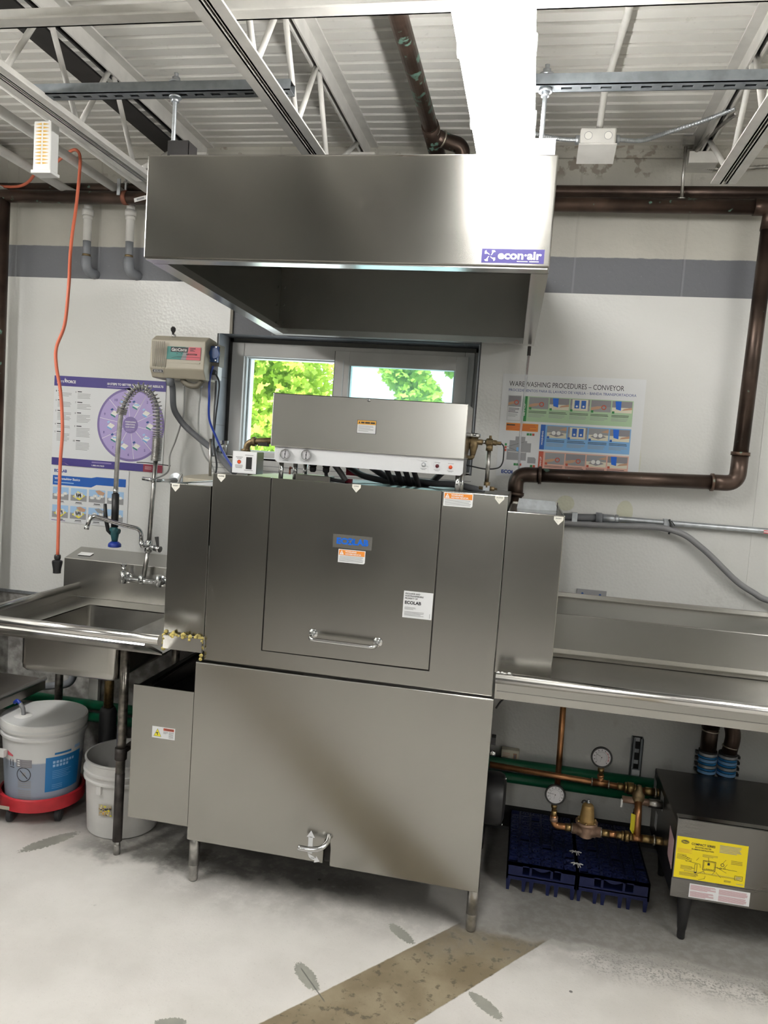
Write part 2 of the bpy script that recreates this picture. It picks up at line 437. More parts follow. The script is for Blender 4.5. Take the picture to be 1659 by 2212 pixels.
class MB:
    def __init__(s, mat='steel', frame=None):
        s.v, s.f, s.mi, s.sm, s.names, s.cur = [], [], [], [], [], mat
        if frame:
            s.O, s.U, s.W = (Vector(a) for a in frame)
            s.U.normalize(); s.W.normalize(); s.N = s.U.cross(s.W)
    def slot(s, m):
        m = m or s.cur
        if m not in s.names: s.names.append(m)
        return s.names.index(m)
    def add(s, vs, fs, m=None, smooth=False):
        b, k = len(s.v), s.slot(m)
        s.v += [Vector(p) for p in vs]
        for f in fs:
            s.f.append([i + b for i in f]); s.mi.append(k); s.sm.append(smooth)
        return s
    def hexa(s, p, m=None):
        return s.add(p, [(0, 3, 2, 1), (4, 5, 6, 7), (0, 1, 5, 4), (1, 2, 6, 5), (2, 3, 7, 6), (3, 0, 4, 7)], m)
    def box(s, x0, x1, y0, y1, z0, z1, m=None):
        return s.hexa([(x0, y0, z0), (x1, y0, z0), (x1, y1, z0), (x0, y1, z0),
                       (x0, y0, z1), (x1, y0, z1), (x1, y1, z1), (x0, y1, z1)], m)
    def bar(s, a, b, wd, ht, m=None, up=(0, 0, 1)):
        a, b = Vector(a), Vector(b); d = (b - a).normalized()
        r = d.cross(Vector(up)).normalized(); u = r.cross(d)
        P = []
        for q_, in ((a,), (b,)):
            P += [q_ - r * wd / 2 - u * ht / 2, q_ + r * wd / 2 - u * ht / 2, q_ + r * wd / 2 + u * ht / 2, q_ - r * wd / 2 + u * ht / 2]
        return s.add(P, [(0, 3, 2, 1), (4, 5, 6, 7), (0, 1, 5, 4), (1, 2, 6, 5), (2, 3, 7, 6), (3, 0, 4, 7)], m)
    def tube(s, pts, r, seg=14, m=None, caps=True, smooth=True):
        P = [Vector(p) for p in pts]; n = len(P)
        R = r if isinstance(r, (list, tuple)) else [r] * n
        T = []
        for i in range(n):
            t = P[min(i + 1, n - 1)] - P[max(i - 1, 0)]
            T.append(t.normalized() if t.length > 1e-9 else Vector((0, 0, 1)))
        ref = Vector((0, 0, 1)) if abs(T[0].z) < 0.9 else Vector((1, 0, 0))
        u = T[0].cross(ref).normalized()
        vs, fs = [], []
        for i in range(n):
            u = (u - T[i] * u.dot(T[i])).normalized(); w_ = T[i].cross(u)
            for k in range(seg):
                a = 2 * PI * k / seg
                vs.append(P[i] + (u * math.cos(a) + w_ * math.sin(a)) * R[i])
        for i in range(n - 1):
            for k in range(seg):
                k2 = (k + 1) % seg
                fs.append((i * seg + k, i * seg + k2, (i + 1) * seg + k2, (i + 1) * seg + k))
        s.add(vs, fs, m, smooth)
        if caps:
            b = len(s.v) - n * seg; kk = s.slot(m)
            s.f.append([b + k for k in range(seg)][::-1]); s.mi.append(kk); s.sm.append(False)
            s.f.append([b + (n - 1) * seg + k for k in range(seg)]); s.mi.append(kk); s.sm.append(False)
        return s
    def cyl(s, a, b, r, r2=None, seg=18, m=None):
        return s.tube([a, b], [r, r if r2 is None else r2], seg, m)
    def lathe(s, c, axis, prof, seg=28, m=None, caps=True):
        c, ax = Vector(c), Vector(axis).normalized()
        return s.tube_prof(c, ax, prof, seg, m, caps)
    def tube_prof(s, c, ax, prof, seg, m, caps):
        ref = Vector((0, 0, 1)) if abs(ax.z) < 0.9 else Vector((1, 0, 0))
        u = ax.cross(ref).normalized(); w_ = ax.cross(u)
        vs, fs = [], []
        P2, cuts = [prof[0]], set()
        for i in range(1, len(prof)):
            P2.append(prof[i])
            if i < len(prof) - 1:
                a1 = math.atan2(prof[i][1] - prof[i - 1][1], prof[i][0] - prof[i - 1][0]); a2 = math.atan2(prof[i + 1][1] - prof[i][1], prof[i + 1][0] - prof[i][0])
                if abs((a2 - a1 + PI) % (2 * PI) - PI) > 0.6: cuts.add(len(P2) - 1); P2.append(prof[i])
        prof = P2
        for r, h in prof:
            for k in range(seg):
                a = 2 * PI * k / seg
                vs.append(c + ax * h + (u * math.cos(a) + w_ * math.sin(a)) * max(r, 1e-5))
        for i in range(len(prof) - 1):
            if i in cuts: continue
            for k in range(seg):
                k2 = (k + 1) % seg
                fs.append((i * seg + k, i * seg + k2, (i + 1) * seg + k2, (i + 1) * seg + k))
        s.add(vs, fs, m, True)
        if caps:
            b = len(s.v) - len(prof) * seg; kk = s.slot(m)
            s.f.append([b + k for k in range(seg)][::-1]); s.mi.append(kk); s.sm.append(False)
            s.f.append([b + (len(prof) - 1) * seg + k for k in range(seg)]); s.mi.append(kk); s.sm.append(False)
        return s
    def prism(s, poly, O, U, W, depth, m=None):
        O, U, W = Vector(O), Vector(U), Vector(W); N = U.cross(W).normalized()
        n = len(poly)
        a = [O + U * p[0] + W * p[1] for p in poly]; b = [p + N * depth for p in a]
        s.add(a + b, [tuple(range(n))[::-1], tuple(range(n, 2 * n))] +
              [(i, (i + 1) % n, n + (i + 1) % n, n + i) for i in range(n)], m)
        return s
    # ---- flat artwork in the frame (u right, w up, lifted towards the viewer)
    def at(s, u, w_, l=0): return s.O + s.U * u + s.W * w_ + s.N * (0.0003 + 0.00025 * l)
    def rect(s, u0, w0, u1, w1, m, l=1):
        return s.add([s.at(u0, w0, l), s.at(u1, w0, l), s.at(u1, w1, l), s.at(u0, w1, l)], [(0, 1, 2, 3)], m)
    def poly(s, pts, m, l=1):
        return s.add([s.at(a, b, l) for a, b in pts], [tuple(range(len(pts)))], m)
    def disc(s, u, w_, r, m, l=1, n=28, r2=None):
        r2 = r2 or r
        return s.poly([(u + r * math.cos(2 * PI * k / n), w_ + r2 * math.sin(2 * PI * k / n)) for k in range(n)], m, l)
    def ring(s, u, w_, r0, r1, m, l=1, a0=0.0, a1=2 * PI, n=36):
        for k in range(n):
            a, b = a0 + (a1 - a0) * k / n, a0 + (a1 - a0) * (k + 1) / n
            s.poly([(u + r * math.cos(t), w_ + r * math.sin(t)) for r, t in ((r0, a), (r1, a), (r1, b), (r0, b))], m, l)
        return s
    def line(s, a, b, wd, m, l=2):
        d = Vector((b[0] - a[0], b[1] - a[1])); d.normalize(); n = Vector((-d.y, d.x)) * wd / 2
        return s.poly([(a[0] - n.x, a[1] - n.y), (b[0] - n.x, b[1] - n.y), (b[0] + n.x, b[1] + n.y), (a[0] + n.x, a[1] + n.y)], m, l)
    def sheet(s, u0, w0, u1, w1, m, t=0.0006, cut=0.0):
        """thin sheet with its face at the frame plane"""
        P = [(u0, w0), (u1 - cut, w0), (u1, w0 + cut), (u1, w1), (u0, w1)] if cut else [(u0, w0), (u1, w0), (u1, w1), (u0, w1)]
        return s.prism(P, s.O - s.N * t, s.U, s.W, t + 0.0002, m)
    def bars(s, u0, w0, u1, w1, n, m='ink_grey', l=2, fill=0.45, seed=1):
        """unreadably small print"""
        rg = random.Random(seed); h = (w1 - w0) / n
        for i in range(n):
            b = w1 - h * (i + 0.5); e = u0 + (u1 - u0) * (rg.uniform(0.62, 1.0) if i % 3 == 2 else rg.uniform(0.9, 1.0))
            s.rect(u0, b - h * fill / 2, e, b + h * fill / 2, m, l)
        return s
    def text(s, t, u, w_, wd, ht, m='ink', l=2, bold=0.0, slant=0.0):
        """text fitted to the box with lower left corner (u, w)"""
        c = bpy.data.curves.new('t', 'FONT'); c.body = t; c.resolution_u = 3; c.offset = bold; c.shear = slant
        o = bpy.data.objects.new('t', c); COL.objects.link(o)
        dg = bpy.context.evaluated_depsgraph_get()
        me = bpy.data.meshes.new_from_object(o.evaluated_get(dg))
        if len(me.vertices):
            xs = [p.co.x for p in me.vertices]; ys = [p.co.y for p in me.vertices]
            x0, x1, y0, y1 = min(xs), max(xs), min(ys), max(ys)
            vs = [s.at(u + (p.co.x - x0) / (x1 - x0) * wd, w_ + (p.co.y - y0) / max(1e-6, y1 - y0) * ht, l) for p in me.vertices]
            s.add(vs, [tuple(p.vertices) for p in me.polygons], m)
        bpy.data.objects.remove(o); bpy.data.curves.remove(c); bpy.data.meshes.remove(me)
        return s
    def build(s, name, parent=None, bevel=0.0, seg=2):
        base = parent_loc(parent) if parent else None
        if base is None:
            xs = [p.x for p in s.v]; ys = [p.y for p in s.v]; zs = [p.z for p in s.v]
            base = V((min(xs) + max(xs)) / 2, (min(ys) + max(ys)) / 2, min(zs))
        me = bpy.data.meshes.new(name)
        me.from_pydata([tuple(p - base) for p in s.v], [], s.f)
        for nme in s.names: me.materials.append(MATS[nme])
        me.polygons.foreach_set('material_index', s.mi)
        me.polygons.foreach_set('use_smooth', s.sm)
        me.update()
        o = bpy.data.objects.new(name, me); COL.objects.link(o)
        if parent: o.parent = parent
        else: o.location = base
        if bevel:
            b = o.modifiers.new('edge', 'BEVEL'); b.width = bevel; b.segments = seg; b.limit_method = 'ANGLE'; b.angle_limit = 0.6
        return o

def parent_loc(p):
    l = Vector((0, 0, 0))
    while p is not None:
        l = l + p.location; p = p.parent
    return l

def tag(o, label, cat, group=None):
    o['label'] = label; o['category'] = cat
    if group: o['group'] = group
    return o
def thing(name, label, cat, loc, group=None):
    o = bpy.data.objects.new(name, None); COL.objects.link(o)
    o.location = loc; o.empty_display_size = 0.05
    return tag(o, label, cat, group)
def struct(o): o['kind'] = 'structure'; return o
def part_label(o, l): o['label'] = l; return o
def copy_tree(o, dx, parent=None):
    c = o.copy(); COL.objects.link(c)
    if parent: c.parent = parent
    else: c.location = o.location + Vector(dx)
    for ch in [k for k in bpy.data.objects if k.parent == o]:
        copy_tree(ch, dx, c)
    return c
FRONT = ((1, 0, 0), (0, 0, 1))        # faces the room (-Y)
# ------------------------------------------------------------------ room shell
X0, X1, Y0, YW, ZC = -2.85, 2.7, -2.7, 3.10, 2.70
struct(MB('floor_paint').box(X0 - .2, X1 + .2, Y0 - .2, YW + .2, -0.12, 0).build('floor'))
WX0, WX1, WZ0, WZ1 = -1.330, -0.238, 1.432, 1.944
b = MB('block_wall')
b.box(X0 - .2, WX0, YW, YW + .24, 0, ZC + .1); b.box(WX1, X1 + .2, YW, YW + .24, 0, ZC + .1)
b.box(WX0, WX1, YW, YW + .24, 0, WZ0); b.box(WX0, WX1, YW, YW + .24, WZ1, ZC + .1)
b.box(WX0 - .002, WX0 + .0015, YW - .002, YW + .1, WZ0, WZ1, 'reveal_daylit'); b.box(WX1 - .0015, WX1 + .002, YW - .002, YW + .1, WZ0, WZ1, 'reveal_daylit')
for z in (1.56, 1.765): b.box(WX0, WX0 + .0025, YW, YW + .1, z, z + .003, 'mid_grey')
wall = struct(b.build('wall_back'))
def wp(bm): return bm.build('wall_panel', wall)
b = MB('wall_panel')
b.prism([(X0, .757), (-1.338, .757), (-1.338, 1.944), (-1.284, 1.944), (-1.284, 2.152), (X0, 2.152)], (0, YW, 0), *FRONT, .005)
b.box(X0, -1.338, YW - .009, YW, .744, .757, 'galvanized')
b.box(-1.284, -1.272, YW - .008, YW, 1.944, 2.152, 'beige_dark')
wp(b)
b = MB('wall_panel'); b.box(-.230, .838, YW - .005, YW, .09, 2.152); b.box(.841, X1, YW - .005, YW, .09, 2.152)
b.box(.834, .845, YW - .007, YW, .09, 2.152, 'wall_panel')
wp(b)
b = MB('wall_panel'); b.box(-1.338, -.230, YW - .004, YW, .757, 1.425)
for i in range(12): b.box(-1.338, -.230, YW - .0055, YW, 1.18 + i * .02, 1.1825 + i * .02, 'ink_grey')
wp(b)
b = MB('unseen_wall_white'); b.box(X0 - .2, X0, Y0, YW, 1.25, ZC + .1); b.box(X0 - .2, X0, Y0, YW, 0, 1.25, 'unseen_wall_dark')  # unseen wall, tones made up for what the steel reflects
struct(b.build('wall_left'))
struct(MB('unseen_wall_white').box(X1, X1 + .2, Y0, YW, 0, ZC + .1).build('wall_right'))
b = MB('unseen_wall_white'); b.box(X0 - .2, X1 + .2, Y0 - .2, Y0, 1.25, ZC + .1); b.box(X0 - .2, X1 + .2, Y0 - .2, Y0, 0, 1.25, 'unseen_wall_dark')  # unseen wall behind the camera, two tones made up for steel reflections
struct(b.build('wall_front'))
struct(MB('cove').prism([(0, 0), (.014, 0), (.008, .012), (.006, .10), (0, .10)], (-1.2, YW, 0), (0, -1, 0), (0, 0, 1), -3.9).build('baseboard_back'))

# corrugated roof deck
b = MB('deck_paint'); prof = []; p = 0.061; y = Y0
while y < YW + .02:
    for dy, dz in ((0, 0), (.003, .017), (.016, .017), (.020, 0)): prof.append((y + dy, ZC + dz))
    y += p
vs, fs = [], []
for yy, zz in prof: vs += [(X0 - .1, yy, zz), (X1 + .1, yy, zz)]
for i in range(len(prof) - 1): fs.append((2 * i, 2 * i + 1, 2 * i + 3, 2 * i + 2))
b.add(vs, fs); b.box(X0 - .2, X1 + .2, Y0 - .2, YW + .25, ZC + .05, ZC + .12)
struct(b.build('ceiling'))
# ledge of mortar where the deck meets the wall
struct(MB('block_wall').box(X0, X1, YW - .012, YW, 2.655, 2.70).build('trim_1'))

# ------------------------------------------------------------------ window
t = bpy.data.objects.new('window_1', None); COL.objects.link(t); struct(t); t.location = ((WX0 + WX1) / 2, YW + .12, WZ0)
FX0, FX1, FZ0, FZ1, FY = -1.312, -0.262, 1.405, 1.924, 3.20
b = MB('vinyl')
b.box(FX0, -1.256, FY, FY + .09, FZ0, FZ1); b.box(-.300, FX1, FY, FY + .09, FZ0, FZ1)
b.box(-1.256, -.300, FY, FY + .09, 1.866, FZ1); b.box(-1.256, -.300, FY, FY + .09, FZ0, 1.458)
b.box(FX0 - .02, FX1 + .03, FY + .02, FY + .10, FZ1, 1.96, 'reveal_dark')
b.box(FX0 - .03, FX0, FY + .02, FY + .10, FZ0, 1.96, 'reveal_dark'); b.box(FX1, FX1 + .03, FY + .02, FY + .10, FZ0, 1.96)
b.box(WX0, WX1, YW, FY, 1.420, 1.434)
b.build('window_frame', t, .003)
b = MB('vinyl_white')
b.box(-1.256, -1.249, FY + .02, FY + .08, 1.458, 1.866); b.box(-1.246, -1.240, FY + .045, FY + .088, 1.458, 1.866)
b.box(-1.256, -.84, FY + .03, FY + .085, 1.861, 1.866); b.box(-1.256, -.84, FY + .03, FY + .085, 1.458, 1.463)
b.build('window_track', t)
s_ = MB('vinyl')
s_.box(-.846, -.783, FY - .012, FY + .03, 1.445, 1.905); s_.box(-.334, -.285, FY - .012, FY + .03, 1.445, 1.905)
s_.box(-.783, -.334, FY - .012, FY + .03, 1.846, 1.905); s_.box(-.783, -.334, FY - .012, FY + .03, 1.445, 1.50)
s_.box(-.810, -.806, FY - .014, FY - .012, 1.50, 1.865, 'vinyl_white'); s_.box(-.850, -.846, FY - .008, FY + .03, 1.445, 1.905, 'reveal_dark')
s_.build('window_sash', t, .002)
b = MB('vinyl_white'); b.box(-.342, -.334, FY + .0, FY + .03, 1.50, 1.846); b.box(-.783, -.778, FY, FY + .03, 1.50, 1.846); b.build('glazing_bead', t)
MB('pane_tinted').box(-.781, -.336, FY + .008, FY + .014, 1.498, 1.848).build('window_pane', t)
MB('pane_clear').box(-1.243, -.846, FY + .066, FY + .070, 1.460, 1.864).build('window_pane', t)

# ------------------------------------------------------------------ trees outside
def leaves(n, boxes, seed, size=(.026, .055)):
    rg = random.Random(seed); vs, fs = [], []
    for i in range(n):
        c, r = boxes[rg.randrange(len(boxes))]
        d = Vector((rg.gauss(0, 1), rg.gauss(0, 1), rg.gauss(0, 1))).normalized() * (rg.random() ** .45)
        q_ = Vector(c) + Vector((d.x * r[0], d.y * r[1], d.z * r[2]))
        a = rg.uniform(*size); u = Vector((rg.gauss(0, 1), rg.gauss(0, .6), rg.gauss(0, .7))).normalized()
        w_ = u.cross(Vector((rg.gauss(0, .4), -1, rg.gauss(.5, .5)))).normalized(); nn_ = u.cross(w_)
        k = len(vs)
        for x_, y_ in ((-.5, -.05), (-.42, .2), (-.2, .18), (0, .48), (.16, .2), (.44, .24), (.5, -.02), (.2, -.16), (0, -.42), (-.22, -.18)):
            vs.append(q_ + u * x_ * a * 2 + w_ * y_ * a * 2 + nn_ * a * .25 * abs(x_))
        fs.append(tuple(range(k, k + 10)))
    return MB('leaf').add(vs, fs)
t = thing('leafy_tree', 'sunlit yellow-green leafy tree outside the left half of the window', 'tree', (-3.0, 7.2, 0))
leaves(6000, [((-2.6, 6.8, 2.1), (.75, .6, .7)), ((-2.5, 6.6, 2.4), (.6, .5, .5)), ((-2.5, 6.7, 1.5), (.7, .5, .5)), ((-2.25, 7.0, 1.9), (.5, .5, .6)), ((-2.9, 7.2, 2.5), (.8, .5, .7))], 3).build('foliage', t)
b = MB('bark'); b.tube(spline([(-3.0, 7.2, 0), (-2.95, 7.2, 1.2), (-3.05, 7.2, 2.6), (-3.0, 7.2, 3.6)]), .07, 10); b.build('trunk', t)
for i, (a, c, r) in enumerate((((-2.95, 7.2, 1.6), (-2.1, 5.9, 2.55), .016), ((-3.0, 7.2, 1.9), (-2.62, 5.9, 2.35), .012), ((-2.62, 5.9, 2.7), (-2.35, 5.85, 1.95), .012))):
    MB('bark').tube(spline([a, (Vector(a) + Vector(c)) / 2 + V(0, 0, .08), c]), r, 7).build('branch', t)
t = thing('leafy_tree', 'pale green tree with sky gaps outside the bluish right half of the window', 'tree', (-1.2, 7.9, 0))
leaves(1500, [((-1.30, 7.6, 2.35), (.26, .3, .26)), ((-1.15, 7.6, 2.0), (.24, .3, .30)), ((-.80, 7.6, 2.42), (.14, .3, .14))], 9, (.03, .055)).build('foliage', t)
MB('bark').tube([(-1.2, 7.9, 0), (-1.2, 7.7, 2.6)], .03, 8).build('trunk', t)
# ------------------------------------------------------------------ open web roof joists (run from the wall towards the room)
def joist(x, y0, y1b, seed, label, dark=False):
    t = thing('steel_joist', label, 'roof joist', (x, (y0 + y1b) / 2, 2.40), 'roof joists')
    zb, zt = 2.40, 2.645
    b = MB('joist_paint')
    for s in (-1, 1):
        b.box(min(x + s * .0035, x + s * .038), max(x + s * .0035, x + s * .038), y0, y1b, zb, zb + .005)
        b.box(min(x + s * .006, x + s * .011), max(x + s * .006, x + s * .011), y0, y1b, zb, zb + .034)
    b.box(x - .006, x + .006, y0, y1b, zb + .008, zb + .012, 'dark_gap')
    b.build('bottom_chord', t)
    b = MB('joist_paint')
    for s in (-1, 1):
        mm = 'black_steel' if dark and s < 0 else None
        b.box(min(x + s * .007, x + s * .044), max(x + s * .007, x + s * .044), y0, YW - .005, zt + .05, zt + .056, mm)
        b.box(min(x + s * .007, x + s * .013), max(x + s * .007, x + s * .013), y0, YW - .005, zt, zt + .05, mm)
    b.box(x - .007, x + .007, y0, YW - .01, zt + .02, zt + .025, 'dark_gap')
    b.build('top_chord', t)
    if dark:
        MB('black_steel').box(x - .13, x - .044, y0, YW - .03, 2.645, 2.652).build('black_plate', t)
    y = y1b - .08; up = True
    while y > y0 + .15:
        MB('joist_paint').tube([(x, y, zb + .015), (x, y - .17 if up else y - .17, zt + .03)] if up else
                               [(x, y, zt + .03), (x, y - .17, zb + .015)], .0085, 8).build('web_rod', t)
        y -= .17; up = not up
    MB('joist_paint').tube([(x, y1b - .06, zb + .015), (x, YW - .14, zt + .03)], .0085, 8).build('web_rod', t)
    MB('joist_paint').box(x - .05, x + .05, YW - .10, YW, zt - .04, zt).build('bearing_seat', t)
    return t
joist(-1.435, -.6, 2.62, 1, 'roof joist with the black steel strip, above the slotted plastic strip holder', True)
joist(-.742, -.6, 2.62, 2, 'cream roof joist running over the middle of the steel hood')
joist(-.145, -.6, 2.62, 3, 'cream roof joist hidden above the glowing strip light')
joist(.515, -.6, 2.62, 4, 'cream roof joist at the right, where looped metal cable ends')
b = MB('joist_paint'); b.box(-2.2, 1.6, 1.698, 1.703, 2.436, 2.478); b.box(-2.2, 1.6, 1.664, 1.703, 2.436, 2.441)
tag(b.build('bridging_angle'), 'cream angle iron crossing over all joists near the top of the photo', 'angle iron')
b = MB('deck_paint'); b.box(-2.42, -2.30, .8, YW, 2.50, 2.506); b.box(-2.365, -2.355, .8, YW, 2.506, 2.66); b.box(-2.42, -2.30, .8, YW, 2.66, 2.666)
tag(b.build('steel_beam'), 'cream steel beam under the deck in the upper left corner', 'beam')

# slotted strut channels resting on the joists
def strut(x0, x1, y, z, name, label, group=None):
    t = thing(name, label, 'strut channel', ((x0 + x1) / 2, y, z), group)
    b = MB('galv_strut'); wd, ht, th = .041, .028, .0025
    b.box(x0, x1, y - wd / 2, y - wd / 2 + th, z, z + ht); b.box(x0, x1, y + wd / 2 - th, y + wd / 2, z, z + ht)
    n = int((x1 - x0) / .048); sw = .026; y0, y1 = y - wd / 2, y + wd / 2; a = y - .006; c = y + .006
    b.box(x0, x1, y0, a, z, z + th); b.box(x0, x1, c, y1, z, z + th); xs = x0
    for i in range(n):
        xa = x0 + .012 + i * .048; b.box(xs, xa, a, c, z, z + th); xs = xa + sw
    b.box(xs, x1, a, c, z, z + th)
    b.build('channel', t)
    MB('black').box(x0 + .002, x1 - .002, y - wd / 2 + th, y + wd / 2 - th, z + ht - .002, z + ht).build('channel_back', t)
    return t
strut(-1.475, -.705, 2.04, 2.431, 'strut_channel', 'grey slotted strut channel between joists, left of the strip light')
strut(-.16, 1.5, 2.04, 2.431, 'strut_channel', 'grey slotted strut channel running right from the strip light')

# strip light under a joist
def strip_light(x, y0, y1, label):
    t = thing('strip_light', label, 'light fixture', (x, (y0 + y1) / 2, 2.31), 'long strip lights')
    MB('socket_white').box(x - .07, x + .07, y0, y1, 2.365, 2.40).build('housing', t, .004)
    b = MB('lens'); P = [(-.080, .062), (-.076, .025), (-.055, .004), (0, 0), (.055, .004), (.076, .025), (.080, .062)]
    b.prism(P, (x, y0, 2.312), (1, 0, 0), (0, 0, 1), -(y1 - y0)); b.build('lens', t)
    for k in range(3):
        yy = y0 + (y1 - y0) * (.2 + .3 * k)
        for s in (-1, 1):
            MB('socket_white').box(x + s * .079 - .005, x + s * .079 + .005, yy - .011, yy + .011, 2.345, 2.385).build('clip', t, .003)
    return t
strip_light(-.143, 1.10, 2.30, 'glowing white strip light hanging in front of the hood')
# added strip lights out of frame, for brighter walls and steel reflections
strip_light(-.30, -2.4, -1.2, 'added strip light in the middle of the room behind the viewpoint')
strip_light(1.95, .1, 1.3, 'added strip light on the right side of the room, beyond the frame')
strip_light(-2.15, .72, 1.92, 'added strip light on the left side of the room, beyond the frame')

# copper drain pipe on the ceiling with a tee
t = thing('ceiling_drain_pipe', 'brown copper pipe with green spots under the ceiling, beside the strip light', 'pipe', (-.43, 2.2, 2.62))
MB('copper_green').tube([(-.425, .2, 2.625), (-.435, 2.74, 2.62)], .026, 18).build('pipe_run', t)
b = MB('copper_dark'); b.tube([(-.435, 2.70, 2.62), (-.437, YW - .002, 2.60)], .030, 18)
b.tube(round_path([(-.436, 2.78, 2.618), (-.385, 2.82, 2.61), (-.335, 2.84, 2.605), (-.33, 2.90, 2.50), (-.33, 2.93, 2.30)], .05), .027, 18)
b.build('tee', t)
b = MB('solder'); b.tube([(-.4345, 2.735, 2.62), (-.4345, 2.741, 2.62)], .0305, 18); b.tube([(-.405, 2.803, 2.614), (-.400, 2.806, 2.613)], .0295, 18); b.build('solder_ring', t)

# junction box on painted conduit
t = thing('junction_box', 'cream painted junction box on a conduit below the ceiling deck', 'junction box', (.12, 2.6, 2.47))
MB('joist_paint').box(.066, .176, 2.56, 2.66, 2.50, 2.55).build('box_body', t, .006)
MB('joist_paint').prism([(.0, .0), (.116, .0), (.116, .11), (.0, .11)], (.063, 2.552, 2.495), (1, 0, 0), (0, .92, -.2), .004).build('cover_plate', t)
b = MB('joist_paint', ((.121, 2.56, 2.525), *FRONT)); b.disc(-.03, 0, .012, 'deck_paint', 2); b.ring(-.03, 0, .011, .0125, 'ink_grey', 3); b.build('knockout', t)
b = MB('joist_paint', ((.121, 2.56, 2.525), *FRONT)); b.disc(.03, 0, .012, 'deck_paint', 2); b.ring(.03, 0, .011, .0125, 'ink_grey', 3); b.build('knockout', t)
MB('joist_paint').tube([(.165, 1.2, 2.685), (.150, 2.2, 2.68), (.128, 2.55, 2.66), (.123, 2.60, 2.535)], .0105, 12).build('conduit', t)
for s, x in ((-1, .06), (1, .182)):
    MB('galvanized').tube([(x - .007, 2.6, 2.528), (x + .007, 2.6, 2.528)], .014, 10).build('connector', t)
def flex(pts, r, name, label, mt='galvanized'):
    P = spline(pts, 40); R = [r * (1.0 if i % 3 else .74) for i in range(len(P))]
    return tag(MB(mt).tube(P, R, 8).build(name), label, 'cable')
flex([(-.14, 2.50, 2.56), (-.085, 2.55, 2.533), (.0, 2.59, 2.528), (.055, 2.6, 2.528)], .0075, 'armoured_cable', 'short armoured cable from the strip light to the junction box')
flex([(.187, 2.6, 2.528), (.26, 2.65, 2.545), (.349, 2.72, 2.598), (.46, 2.70, 2.628), (.535, 2.66, 2.645)], .0075, 'armoured_cable', 'silver armoured cable rising from the junction box to the right joist')
flex([(.545, 2.68, 2.64), (.52, 2.80, 2.648), (.498, 2.93, 2.65), (.49, 3.02, 2.645), (.52, 3.06, 2.615), (.62, 3.075, 2.61), (.80, 3.075, 2.62), (1.2, 3.08, 2.62)], .0075, 'armoured_cable', 'dark armoured cable looping down the right joist and along the wall', 'pipe_steel')

# white pipes along the ceiling, dropping to the wall
for x, xd, lab in ((-1.765, -1.733, 'white painted pipe with the cord draped over it, dropping to a grey elbow'),
                   (-2.0, -1.930, 'outermost left white painted pipe, dropping behind the copper pipe to a grey elbow')):
    t = thing('vent_pipe', lab, 'pipe', (xd, 3.05, 2.17), 'white pipes along the left ceiling')
    MB('pvc_white').tube(round_path([(x, .4, 2.515), (x - .01, 3.03, 2.50), (xd, 3.052, 2.47), (xd, 3.052, 2.30)], .03), .0175, 14).build('pipe_run', t)
    b = MB('pvc_white'); b.cyl((xd, 3.052, 2.405), (xd, 3.052, 2.43), .023); b.cyl((xd, 3.052, 2.39), (xd, 3.052, 2.405), .020); b.build('collar', t)
    MB('pvc_grey').tube([(xd, 3.052, 2.30), (xd + .001, 3.052, 2.225)], .0165, 14).build('lower_pipe', t)
    MB('brass_dull').cyl((xd, 3.052, 2.236), (xd, 3.052, 2.245), .0175).build('ring', t)
    MB('pvc_grey').tube(round_path([(xd, 3.052, 2.235), (xd + .002, 3.052, 2.175), (xd + .02, YW + .01, 2.170)], .03), [.021] * 9, 14).build('elbow', t)
t = thing('vent_pipe', 'white pipe whose grey elbow peeks out under the hood edge', 'pipe', (-1.545, 3.05, 2.17), 'white pipes along the left ceiling')
MB('pvc_white').tube(round_path([(-1.61, 1.9, 2.50), (-1.62, 3.03, 2.49), (-1.545, 3.052, 2.45), (-1.545, 3.052, 2.25)], .03), .0175, 14).build('pipe_run', t)
MB('pvc_grey').tube(round_path([(-1.545, 3.052, 2.25), (-1.543, 3.052, 2.180), (-1.525, YW + .01, 2.172)], .03), [.021] * 9, 14).build('elbow', t)

# orange cord draped over a pipe
P = [(-2.45, 3.02, 2.53), (-2.269, 3.0, 2.505), (-2.109, 2.9, 2.49), (-1.96, 2.78, 2.525), (-1.888, 2.75, 2.512), (-1.80, 2.71, 2.538), (-1.755, 2.69, 2.534), (-1.738, 2.685, 2.49), (-1.724, 2.65, 2.329), (-1.703, 2.6, 2.215), (-1.676, 2.55, 2.12), (-1.645, 2.5, 1.996),
     (-1.655, 2.5, 1.867), (-1.684, 2.5, 1.785), (-1.682, 2.5, 1.72), (-1.661, 2.5, 1.623), (-1.649, 2.5, 1.493), (-1.653, 2.5, 1.377), (-1.652, 2.5, 1.21), (-1.650, 2.5, 1.035)]
t = thing('extension_cord', 'orange extension cord hanging from the ceiling above the sink', 'cord', (-1.65, 2.5, .97))
MB('cord_orange').tube(spline(P, 6), .0058, 10).build('cable', t)
b = MB('black'); b.lathe((-1.6505, 2.5, 1.045), (0, 0, -1), [(.010, 0), (.0115, .004), (.0115, .014), (.009, .018), (.018, .022), (.0185, .03), (.0145, .05), (.0135, .064), (.0145, .067)], 14)
b.build('socket', t)

